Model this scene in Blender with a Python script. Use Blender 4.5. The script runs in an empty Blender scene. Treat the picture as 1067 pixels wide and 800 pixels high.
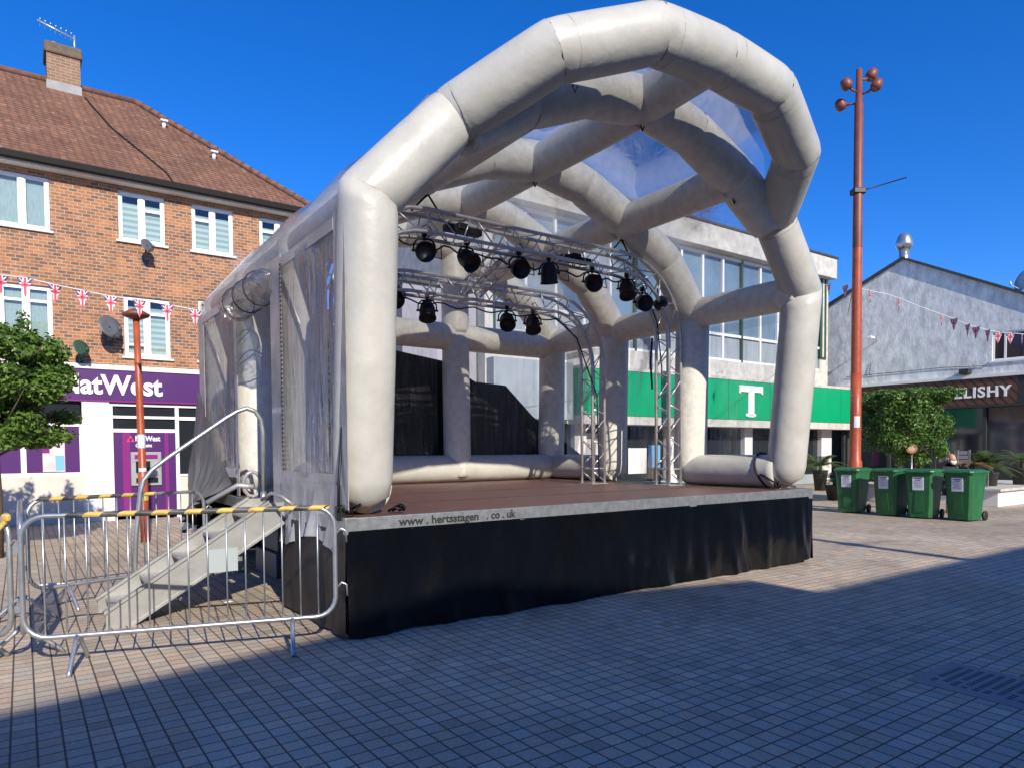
import bpy, bmesh, math, random
from math import sin, cos, pi, radians, sqrt, atan2
from mathutils import Vector, Matrix, noise
random.seed(7)
SC = bpy.context.scene
COL = SC.collection

# ------------------------------------------------------------------ camera
F = 722.0 / 1067.0
H = 1.52
pitch, roll = radians(2.0), radians(-0.4)
fw = Vector((0, cos(pitch), -sin(pitch)))
rt0 = Vector((1, 0, 0)); up0 = rt0.cross(fw)
rt = rt0 * cos(roll) + up0 * sin(roll)
up = up0 * cos(roll) - rt0 * sin(roll)
cam = bpy.data.cameras.new('camera'); cam_o = bpy.data.objects.new('camera', cam); COL.objects.link(cam_o)
cam_o.matrix_world = Matrix(((rt.x, up.x, -fw.x, 0), (rt.y, up.y, -fw.y, 0), (rt.z, up.z, -fw.z, H), (0, 0, 0, 1)))
cam.sensor_width = 36; cam.lens = 36 * F; cam.shift_y = 95 / 1067.0
cam.clip_start = 0.05; cam.clip_end = 3000
SC.camera = cam_o

# ------------------------------------------------------------------ light
SUN_EL = radians(30.5)
Lh = Vector((-0.443, 0.896, 0)).normalized()
Ld = (Lh * cos(SUN_EL) + Vector((0, 0, -sin(SUN_EL)))).normalized()
sun = bpy.data.lights.new('sun', 'SUN'); sun.energy = 3.7; sun.angle = radians(0.5); sun.color = (1.0, 0.92, 0.79)
sun_o = bpy.data.objects.new('sun', sun); COL.objects.link(sun_o)
sun_o.rotation_euler = Ld.to_track_quat('-Z', 'Y').to_euler(); sun_o.location = (10, -20, 20)
W = bpy.data.worlds.new('World'); SC.world = W; W.use_nodes = True
wn = W.node_tree.nodes; wl = W.node_tree.links
bg = wn['Background']
sky = wn.new('ShaderNodeTexSky'); sky.sky_type = 'NISHITA'; sky.sun_disc = False
sky.sun_elevation = SUN_EL; sky.sun_rotation = atan2(-Lh.x, -Lh.y)
sky.altitude = 300; sky.air_density = 1.0; sky.dust_density = 0.4; sky.ozone_density = 5.0
tm = wn.new('ShaderNodeVectorMath'); tm.operation = 'MULTIPLY'; tm.inputs[1].default_value = (.54, .64, .92)
hs = wn.new('ShaderNodeHueSaturation'); hs.inputs['Saturation'].default_value = 1.15
wl.new(sky.outputs[0], tm.inputs[0]); wl.new(tm.outputs[0], hs.inputs['Color']); wl.new(hs.outputs[0], bg.inputs['Color'])
bg.inputs['Strength'].default_value = 0.13
vs = SC.view_settings
vs.view_transform = 'Standard'; vs.look = 'None'; vs.gamma = 1; vs.exposure = 0.72; vs.use_curve_mapping = False

# ------------------------------------------------------------------ frames
YAW = atan2(.57736, .81649)
PA = Vector((-1.3468, 5.5814, 0))
MS = Matrix.Translation(PA) @ Matrix.Rotation(YAW, 4, 'Z')        # the stage's frame: s right along its front, t back
AL = radians(37.5); KG = 1.27
MG = Matrix(((sin(AL), cos(AL), 0, 18.2), (-cos(AL), sin(AL), 0, 27.5), (0, 0, 1, 0), (0, 0, 0, 1)))   # the gable building's frame
MI = Matrix.Identity(4)
def S(s, t, z=0): return MS @ Vector((s, t, z))

# ------------------------------------------------------------------ materials
MATS = {}
def mat(name, col, rough=0.6, metal=0.0, var=0.0, vscale=4.0, bump=0.0, bscale=20.0, spec=0.5, coat=0.0, col2=None, vdetail=6, streak=None):
    m = bpy.data.materials.new(name); m.use_nodes = True; MATS[name] = m
    n = m.node_tree.nodes; l = m.node_tree.links; b = n['Principled BSDF']
    b.inputs['Base Color'].default_value = (*col, 1); b.inputs['Roughness'].default_value = rough
    b.inputs['Metallic'].default_value = metal; b.inputs['Specular IOR Level'].default_value = spec
    if coat: b.inputs['Coat Weight'].default_value = coat; b.inputs['Coat Roughness'].default_value = 0.08
    tc = n.new('ShaderNodeTexCoord'); mp = n.new('ShaderNodeMapping'); l.new(tc.outputs['Object'], mp.inputs['Vector'])
    if streak: mp.inputs['Scale'].default_value = streak
    if var or col2:
        t = n.new('ShaderNodeTexNoise'); t.inputs['Scale'].default_value = vscale; t.inputs['Detail'].default_value = vdetail; t.inputs['Roughness'].default_value = .65
        l.new(mp.outputs[0], t.inputs['Vector'])
        r = n.new('ShaderNodeValToRGB'); r.color_ramp.elements[0].position = .35; r.color_ramp.elements[1].position = .65
        c2 = col2 or tuple(c * (1 - var) for c in col)
        r.color_ramp.elements[0].color = (*c2, 1); r.color_ramp.elements[1].color = (*col, 1)
        l.new(t.outputs['Fac'], r.inputs['Fac']); l.new(r.outputs[0], b.inputs['Base Color'])
    if bump:
        t2 = n.new('ShaderNodeTexNoise'); t2.inputs['Scale'].default_value = bscale; t2.inputs['Detail'].default_value = 5
        l.new(mp.outputs[0], t2.inputs['Vector'])
        bp = n.new('ShaderNodeBump'); bp.inputs['Strength'].default_value = bump; bp.inputs['Distance'].default_value = 0.02
        l.new(t2.outputs['Fac'], bp.inputs['Height']); l.new(bp.outputs[0], b.inputs['Normal'])
    return m

def brickmat(name, c1, c2, mortar, bw, rh, ms, plane='XZ', offset=.5, bump=.4, rough=.85, extra=None, var=.25, vsc=1.2, loc=(0, 0, 0), bias=0.0):
    m = bpy.data.materials.new(name); m.use_nodes = True; MATS[name] = m
    n = m.node_tree.nodes; l = m.node_tree.links; b = n['Principled BSDF']; b.inputs['Roughness'].default_value = rough
    tc = n.new('ShaderNodeTexCoord'); src = tc.outputs['Object']
    mp = n.new('ShaderNodeMapping'); mp.inputs['Location'].default_value = loc; l.new(src, mp.inputs['Vector'])
    if plane == 'XZ':
        sp = n.new('ShaderNodeSeparateXYZ'); cb = n.new('ShaderNodeCombineXYZ'); l.new(mp.outputs[0], sp.inputs[0])
        ad = n.new('ShaderNodeMath'); ad.operation = 'ADD'; l.new(sp.outputs[0], ad.inputs[0]); l.new(sp.outputs[1], ad.inputs[1])
        l.new(ad.outputs[0], cb.inputs[0]); l.new(sp.outputs[2], cb.inputs[1]); vec = cb.outputs[0]
    else: vec = mp.outputs[0]
    br = n.new('ShaderNodeTexBrick'); l.new(vec, br.inputs['Vector'])
    br.inputs['Scale'].default_value = 1; br.inputs['Brick Width'].default_value = bw; br.inputs['Row Height'].default_value = rh
    br.inputs['Mortar Size'].default_value = ms; br.inputs['Mortar Smooth'].default_value = .2; br.inputs['Bias'].default_value = bias
    br.offset = offset; br.inputs['Color1'].default_value = (*c1, 1); br.inputs['Color2'].default_value = (*c2, 1); br.inputs['Mortar'].default_value = (*mortar, 1)
    nz = n.new('ShaderNodeTexNoise'); nz.inputs['Scale'].default_value = vsc; nz.inputs['Detail'].default_value = 8; nz.inputs['Roughness'].default_value = .7
    l.new(tc.outputs['Object'], nz.inputs['Vector'])
    rp = n.new('ShaderNodeMapRange'); rp.inputs['From Min'].default_value = .3; rp.inputs['From Max'].default_value = .7
    rp.inputs['To Min'].default_value = 1 - var; rp.inputs['To Max'].default_value = 1 + var * .6; l.new(nz.outputs['Fac'], rp.inputs['Value'])
    mx = n.new('ShaderNodeVectorMath'); mx.operation = 'SCALE'; l.new(br.outputs['Color'], mx.inputs[0]); l.new(rp.outputs[0], mx.inputs['Scale'])
    last = mx.outputs[0]
    if extra:                                                     # blotches of another colour (lichen, stains): (colour, scale, low, high)
        e = n.new('ShaderNodeTexNoise'); e.inputs['Scale'].default_value = extra[1]; e.inputs['Detail'].default_value = 8; e.inputs['Roughness'].default_value = .75
        l.new(tc.outputs['Object'], e.inputs['Vector'])
        er = n.new('ShaderNodeMapRange'); er.inputs['From Min'].default_value = extra[2]; er.inputs['From Max'].default_value = extra[3]; l.new(e.outputs['Fac'], er.inputs['Value'])
        em = n.new('ShaderNodeMix'); em.data_type = 'RGBA'; l.new(er.outputs[0], em.inputs['Factor']); l.new(last, em.inputs['A']); em.inputs['B'].default_value = (*extra[0], 1)
        last = em.outputs['Result']
    l.new(last, b.inputs['Base Color'])
    bp = n.new('ShaderNodeBump'); bp.inputs['Strength'].default_value = bump; bp.inputs['Distance'].default_value = 0.008; bp.invert = True
    l.new(br.outputs['Fac'], bp.inputs['Height']); l.new(bp.outputs[0], b.inputs['Normal'])
    return m

def clearmat(name, tint=(.92, .93, .95), milky=.1, milk=(.6, .6, .6), gloss=.12, streak=(14, 14, 1.5), bump=.35, rough=.08, nlo=.4, nhi=.75, extra=.3):
    m = bpy.data.materials.new(name); m.use_nodes = True; MATS[name] = m
    n = m.node_tree.nodes; l = m.node_tree.links; n.remove(n['Principled BSDF']); out = n['Material Output']
    tr = n.new('ShaderNodeBsdfTransparent'); tr.inputs[0].default_value = (*tint, 1)
    df = n.new('ShaderNodeBsdfDiffuse'); df.inputs[0].default_value = (*milk, 1)
    tl = n.new('ShaderNodeBsdfTranslucent'); tl.inputs[0].default_value = (*milk, 1)
    a1 = n.new('ShaderNodeMixShader'); a1.inputs[0].default_value = .4; l.new(df.outputs[0], a1.inputs[1]); l.new(tl.outputs[0], a1.inputs[2])
    gl = n.new('ShaderNodeBsdfGlossy'); gl.inputs['Roughness'].default_value = rough
    tc = n.new('ShaderNodeTexCoord'); mp = n.new('ShaderNodeMapping'); mp.inputs['Scale'].default_value = streak; l.new(tc.outputs['Object'], mp.inputs[0])
    nz = n.new('ShaderNodeTexNoise'); nz.inputs['Scale'].default_value = 1; nz.inputs['Detail'].default_value = 5; nz.inputs['Distortion'].default_value = .6; l.new(mp.outputs[0], nz.inputs['Vector'])
    mr = n.new('ShaderNodeMapRange'); mr.inputs['From Min'].default_value = nlo; mr.inputs['From Max'].default_value = nhi
    mr.inputs['To Min'].default_value = milky; mr.inputs['To Max'].default_value = milky + extra; l.new(nz.outputs['Fac'], mr.inputs['Value'])
    s1 = n.new('ShaderNodeMixShader'); l.new(mr.outputs[0], s1.inputs[0]); l.new(tr.outputs[0], s1.inputs[1]); l.new(a1.outputs[0], s1.inputs[2])
    fr = n.new('ShaderNodeLayerWeight'); fr.inputs['Blend'].default_value = .25
    ad = n.new('ShaderNodeMath'); ad.operation = 'MULTIPLY_ADD'; ad.inputs[1].default_value = .5; ad.inputs[2].default_value = gloss * .4; ad.use_clamp = True
    l.new(fr.outputs['Fresnel'], ad.inputs[0])
    s2 = n.new('ShaderNodeMixShader'); l.new(ad.outputs[0], s2.inputs[0]); l.new(s1.outputs[0], s2.inputs[1]); l.new(gl.outputs[0], s2.inputs[2])
    bp = n.new('ShaderNodeBump'); bp.inputs['Strength'].default_value = bump; bp.inputs['Distance'].default_value = .05; l.new(nz.outputs['Fac'], bp.inputs['Height'])
    l.new(bp.outputs[0], gl.inputs['Normal']); l.new(bp.outputs[0], df.inputs['Normal'])
    l.new(s2.outputs[0], out.inputs['Surface'])
    return m

def stripemat(name, c1, c2, scale, axis='Z', lo=.45, hi=.55, rough=.6, dirv=None):
    m = bpy.data.materials.new(name); m.use_nodes = True; MATS[name] = m
    n = m.node_tree.nodes; l = m.node_tree.links; b = n['Principled BSDF']; b.inputs['Roughness'].default_value = rough
    tc = n.new('ShaderNodeTexCoord'); dt = n.new('ShaderNodeVectorMath'); dt.operation = 'DOT_PRODUCT'
    dt.inputs[1].default_value = dirv or {'X': (1, 0, 0), 'Y': (0, 1, 0), 'Z': (0, 0, 1)}[axis]
    l.new(tc.outputs['Object'], dt.inputs[0])
    mu = n.new('ShaderNodeMath'); mu.operation = 'MULTIPLY'; mu.inputs[1].default_value = scale; l.new(dt.outputs['Value'], mu.inputs[0])
    fr = n.new('ShaderNodeMath'); fr.operation = 'FRACT'; l.new(mu.outputs[0], fr.inputs[0])
    r = n.new('ShaderNodeValToRGB'); r.color_ramp.elements[0].position = lo; r.color_ramp.elements[1].position = hi
    r.color_ramp.elements[0].color = (*c1, 1); r.color_ramp.elements[1].color = (*c2, 1)
    l.new(fr.outputs[0], r.inputs[0]); l.new(r.outputs[0], b.inputs['Base Color'])
    return m

M_inf = mat('white_pvc', (.53, .515, .455), .36, var=.16, vscale=2.6, bump=.35, bscale=7, spec=.5)
M_inf_in = mat('white_pvc_lightened', (.72, .695, .61), .42, var=.20, vscale=9, bump=.3, bscale=14)  # inner tubes: same PVC, base colour lightened to offset the shade under the canopy
M_seam = mat('seam_tape', (.45, .44, .40), .5, var=.2)
M_greypvc = mat('grey_pvc', (.36, .36, .36), .28, var=.35, vscale=3, bump=.5, bscale=6)
M_clear = clearmat('clear_pvc', milky=.05, milk=(.55, .56, .55), gloss=.12, extra=.28, nlo=.48, nhi=.8)
M_clear_roof = clearmat('clear_pvc_roof', milky=.04, milk=(.6, .62, .65), gloss=.16, streak=(1.6, 1.6, 1.6), bump=.3, extra=.20)
M_clear_side = clearmat('clear_pvc_side', milky=.13, milk=(.40, .37, .35), gloss=.35, streak=(11, 11, 1.6), bump=1.0, rough=.12, extra=.55, nlo=.5, nhi=.72)
M_black = mat('black_tarpaulin', (.003, .0036, .005), .22, var=.3, bump=1.0, bscale=4, spec=.45, streak=(1, 1, .5))
M_blackcloth = mat('brown_black_cloth', (.035, .028, .024), .6, var=.5, bump=.6, bscale=5, streak=(3, 3, .4))
M_deck = mat('stage_ply', (.17, .085, .06), .45, var=.35, vscale=5, bump=.1)
M_galv = mat('galvanised_trim', (.42, .44, .44), .42, .65, var=.35, vscale=14, bump=.1)
M_steel = mat('galvanised_tube', (.50, .52, .53), .38, .75, var=.25, vscale=10)
M_alu = mat('aluminium', (.72, .72, .71), .35, .7, var=.2, vscale=8)
M_alup = mat('aluminium_sheet', (.42, .42, .40), .45, .5, var=.2, vscale=5, bump=.1)
M_lamp = mat('black_metal', (.012, .012, .014), .45, .3)
M_lens = mat('lamp_lens', (.02, .02, .025), .1)
M_cable = mat('black_rubber', (.015, .015, .015), .6)
M_pole = mat('orange_red_paint', (.42, .085, .030), .42, var=.3, vscale=5, bump=.05)
M_poled = mat('brown_red_paint', (.22, .060, .038), .5, var=.3, vscale=5)
M_white = mat('white_upvc', (.80, .80, .78), .35)
M_render = mat('white_render', (.78, .76, .72), .8, var=.1, vscale=2)
M_cream = mat('cream_panel', (.62, .57, .48), .7, var=.14, vscale=2)
M_purple = mat('purple_panel', (.075, .016, .125), .35, var=.1, vscale=1)
M_purple2 = mat('magenta_panel', (.20, .015, .16), .35)
M_pink = mat('pink_poster', (.75, .42, .42), .5, col2=(.82, .62, .58), vscale=3)
M_blueposter = mat('blue_poster', (.16, .42, .70), .5)
M_hot = mat('pink_logo', (.75, .03, .10), .5)
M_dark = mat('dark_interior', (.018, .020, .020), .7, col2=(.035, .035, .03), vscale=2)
M_glass = mat('dark_glass', (.02, .024, .028), .06, spec=.8)
M_glassb = mat('sky_glass', (.10, .17, .24), .12, spec=.9, col2=(.16, .24, .30), vscale=.6)
M_panel = mat('grey_blue_panel', (.32, .36, .38), .4, var=.2, vscale=1)
M_blind = stripemat('striped_blind', (.66, .70, .68), (.40, .45, .45), 7.5, 'Z', .4, .6)
M_net = mat('net_curtain', (.55, .60, .60), .9, var=.25, vscale=5, streak=(8, 8, 1))
M_fascia = mat('dark_gutter', (.012, .010, .009), .7, spec=.2)
M_lead = mat('lead_flashing', (.30, .30, .29), .6, var=.3)
M_cap = mat('weathered_mortar', (.16, .12, .08), .9, var=.4, vscale=8)
M_conc = mat('pale_concrete', (.58, .56, .50), .85, var=.3, vscale=3.5, bump=.2)
M_green = mat('green_fascia', (.0, .33, .13), .4, var=.08, vscale=2)
M_dgreen = mat('dark_green_frame', (.03, .07, .04), .5)
M_wgrey = mat('grey_render', (.82, .83, .81), .9, var=.42, vscale=2.8, bump=.6, bscale=10, vdetail=12, streak=(1.3, 1.3, .6))
M_slate = mat('slate_edge', (.06, .055, .055), .6, var=.3)
M_plank = stripemat('timber_planks', (.11, .042, .024), (.022, .010, .008), 4.2, dirv=(.72, 0, .69), lo=.72, hi=.8)
M_bin = mat('green_plastic', (.020, .150, .048), .45, var=.35, vscale=7, bump=.1, streak=(1, 1, .4))
M_paper = mat('paper_notice', (.74, .76, .84), .6, col2=(.52, .55, .64), vscale=26, streak=(.35, .35, 1))
M_white2 = mat('white_letters', (.82, .82, .80), .5)
M_ink = mat('black_ink', (.02, .02, .02), .6)
M_tapey = mat('yellow_tape', (.70, .48, .12), .5, var=.4, vscale=9)
M_tapeb = mat('black_tape', (.035, .035, .035), .5, col2=(.12, .11, .10), vscale=8)
M_bunt_b = mat('flag_blue', (.06, .07, .20), .7)
M_bunt_r = mat('flag_red', (.66, .08, .12), .7)
M_bunt_w = mat('flag_white', (.80, .76, .76), .7)
M_bark = mat('bark', (.10, .07, .05), .9, var=.4, bump=.6)
M_dish = mat('grey_dish', (.11, .115, .12), .5, var=.15)
M_wood = mat('bench_grey', (.10, .10, .11), .5, var=.2)
M_iron = mat('cast_iron_cover', (.20, .22, .23), .45, .4, var=.3, vscale=8)
M_skin = mat('skin', (.52, .27, .19), .6)
M_hair = mat('grey_hair', (.62, .58, .54), .8)
M_jacket = mat('black_jacket', (.015, .017, .022), .8)
M_trous = mat('dark_trousers', (.03, .03, .035), .8)
M_pot = mat('dark_pot', (.04, .035, .03), .7, var=.3)
M_plasticpale = mat('pale_blue_plate', (.34, .39, .40), .5)
M_flue = mat('stainless_flue', (.55, .57, .55), .3, .8, var=.2)

M_brick = brickmat('orange_brick', (.46, .175, .062), (.17, .078, .050), (.38, .30, .21), .165, .073, .010, extra=((.10, .05, .04), 9, .62, .8), var=.3, vsc=2.5)
M_brick2 = brickmat('brown_brick', (.20, .11, .065), (.30, .155, .08), (.30, .25, .19), .225, .075, .011)
M_tile = brickmat('roof_tiles', (.17, .080, .045), (.25, .115, .062), (.07, .035, .025), .17, .085, .010, plane='XZ', bump=.9, extra=((.42, .30, .24), 7.5, .56, .74), var=.35, vsc=1.2)
M_pave = brickmat('block_paving', (.47, .39, .29), (.54, .45, .335), (.09, .076, .062), .115, .115, .0058, plane='XY', offset=0.0, bump=.5, rough=.8, var=.28, vsc=.55, loc=(-.205 + .0575 - .0575, -.005, 0), extra=((.17, .15, .14), 1.7, .60, .85))

def per_block(m):
    n = m.node_tree.nodes; l = m.node_tree.links; b = n['Principled BSDF']; src = b.inputs['Base Color'].links[0].from_socket
    tc = [k for k in n if k.bl_idname == 'ShaderNodeMapping'][0]
    dv = n.new('ShaderNodeVectorMath'); dv.operation = 'SCALE'; dv.inputs['Scale'].default_value = 1 / .115; l.new(tc.outputs[0], dv.inputs[0])
    fl_ = n.new('ShaderNodeVectorMath'); fl_.operation = 'FLOOR'; l.new(dv.outputs[0], fl_.inputs[0])
    wn_ = n.new('ShaderNodeTexWhiteNoise'); wn_.noise_dimensions = '2D'; l.new(fl_.outputs[0], wn_.inputs['Vector'])
    r = n.new('ShaderNodeValToRGB'); cr = r.color_ramp; cr.interpolation = 'CONSTANT'
    for p_, c_ in ((0, (.92, .95, 1.0)), (.22, (1.04, .98, .95)), (.45, (.88, .88, .90)), (.62, (1.08, .96, .90)), (.74, (1.0, 1.0, 1.0)), (.88, (1.14, 1.12, 1.10)), (.95, (.80, .76, .74))):
        e = cr.elements.new(p_) if p_ else cr.elements[0]; e.color = (*c_, 1)
    cr.elements[-1].color = (.68, .64, .62, 1) if cr.elements[-1].position < .99 else (.68, .64, .62, 1)
    l.new(wn_.outputs['Value'], r.inputs[0])
    mx = n.new('ShaderNodeVectorMath'); mx.operation = 'MULTIPLY'; l.new(src, mx.inputs[0]); l.new(r.outputs[0], mx.inputs[1])
    vo = n.new('ShaderNodeTexVoronoi'); vo.inputs['Scale'].default_value = 2.3; l.new(tc.outputs[0], vo.inputs['Vector'])
    mr = n.new('ShaderNodeMapRange'); mr.inputs['From Min'].default_value = .035; mr.inputs['From Max'].default_value = .06; mr.inputs['To Min'].default_value = .6; mr.inputs['To Max'].default_value = 1; l.new(vo.outputs['Distance'], mr.inputs['Value'])
    big = n.new('ShaderNodeTexNoise'); big.inputs['Scale'].default_value = .18; big.inputs['Detail'].default_value = 6; l.new(tc.outputs[0], big.inputs['Vector'])
    m2 = n.new('ShaderNodeMapRange'); m2.inputs['From Min'].default_value = .35; m2.inputs['From Max'].default_value = .65; m2.inputs['To Min'].default_value = .78; m2.inputs['To Max'].default_value = 1.12; l.new(big.outputs['Fac'], m2.inputs['Value'])
    ml = n.new('ShaderNodeMath'); ml.operation = 'MULTIPLY'; l.new(mr.outputs[0], ml.inputs[0]); l.new(m2.outputs[0], ml.inputs[1])
    gn = n.new('ShaderNodeTexNoise'); gn.inputs['Scale'].default_value = 45; gn.inputs['Detail'].default_value = 4; gn.inputs['Roughness'].default_value = .8; l.new(tc.outputs[0], gn.inputs['Vector'])
    m3 = n.new('ShaderNodeMapRange'); m3.inputs['From Min'].default_value = .3; m3.inputs['From Max'].default_value = .7; m3.inputs['To Min'].default_value = .74; m3.inputs['To Max'].default_value = 1.2; l.new(gn.outputs['Fac'], m3.inputs['Value'])
    st = n.new('ShaderNodeTexNoise'); st.inputs['Scale'].default_value = .9; st.inputs['Detail'].default_value = 9; st.inputs['Roughness'].default_value = .7; st.inputs['Distortion'].default_value = .8; l.new(tc.outputs[0], st.inputs['Vector'])
    m4 = n.new('ShaderNodeMapRange'); m4.inputs['From Min'].default_value = .56; m4.inputs['From Max'].default_value = .68; m4.inputs['To Min'].default_value = 1; m4.inputs['To Max'].default_value = .72; l.new(st.outputs['Fac'], m4.inputs['Value'])
    ml2 = n.new('ShaderNodeMath'); ml2.operation = 'MULTIPLY'; l.new(m3.outputs[0], ml2.inputs[0]); l.new(m4.outputs[0], ml2.inputs[1]); ml3 = n.new('ShaderNodeMath'); ml3.operation = 'MULTIPLY'; l.new(ml.outputs[0], ml3.inputs[0]); l.new(ml2.outputs[0], ml3.inputs[1]); ml = ml3
    ms = n.new('ShaderNodeVectorMath'); ms.operation = 'SCALE'; l.new(mx.outputs[0], ms.inputs[0]); l.new(ml.outputs[0], ms.inputs['Scale']); l.new(ms.outputs[0], b.inputs['Base Color'])
per_block(M_pave)
def leafmat(name, c1, c2, tr=.35):
    m = bpy.data.materials.new(name); m.use_nodes = True
    n = m.node_tree.nodes; l = m.node_tree.links; b = n['Principled BSDF']; out = n['Material Output']
    g = n.new('ShaderNodeNewGeometry'); r = n.new('ShaderNodeValToRGB')
    r.color_ramp.elements[0].color = (*c1, 1); r.color_ramp.elements[1].color = (*c2, 1); l.new(g.outputs['Random Per Island'], r.inputs[0])
    l.new(r.outputs[0], b.inputs['Base Color']); b.inputs['Roughness'].default_value = .42
    t = n.new('ShaderNodeBsdfTranslucent'); l.new(r.outputs[0], t.inputs[0])
    mx = n.new('ShaderNodeMixShader'); mx.inputs[0].default_value = tr; l.new(b.outputs[0], mx.inputs[1]); l.new(t.outputs[0], mx.inputs[2]); l.new(mx.outputs[0], out.inputs['Surface'])
    return m
M_leaf = leafmat('hornbeam_leaf', (.055, .12, .018), (.17, .28, .045))
M_leaf2 = leafmat('clipped_leaf', (.05, .12, .02), (.15, .26, .045))
M_palm = leafmat('palm_leaf', (.05, .09, .02), (.13, .19, .05))
M_palmdry = leafmat('dry_palm_leaf', (.20, .12, .05), (.30, .20, .09))

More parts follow.
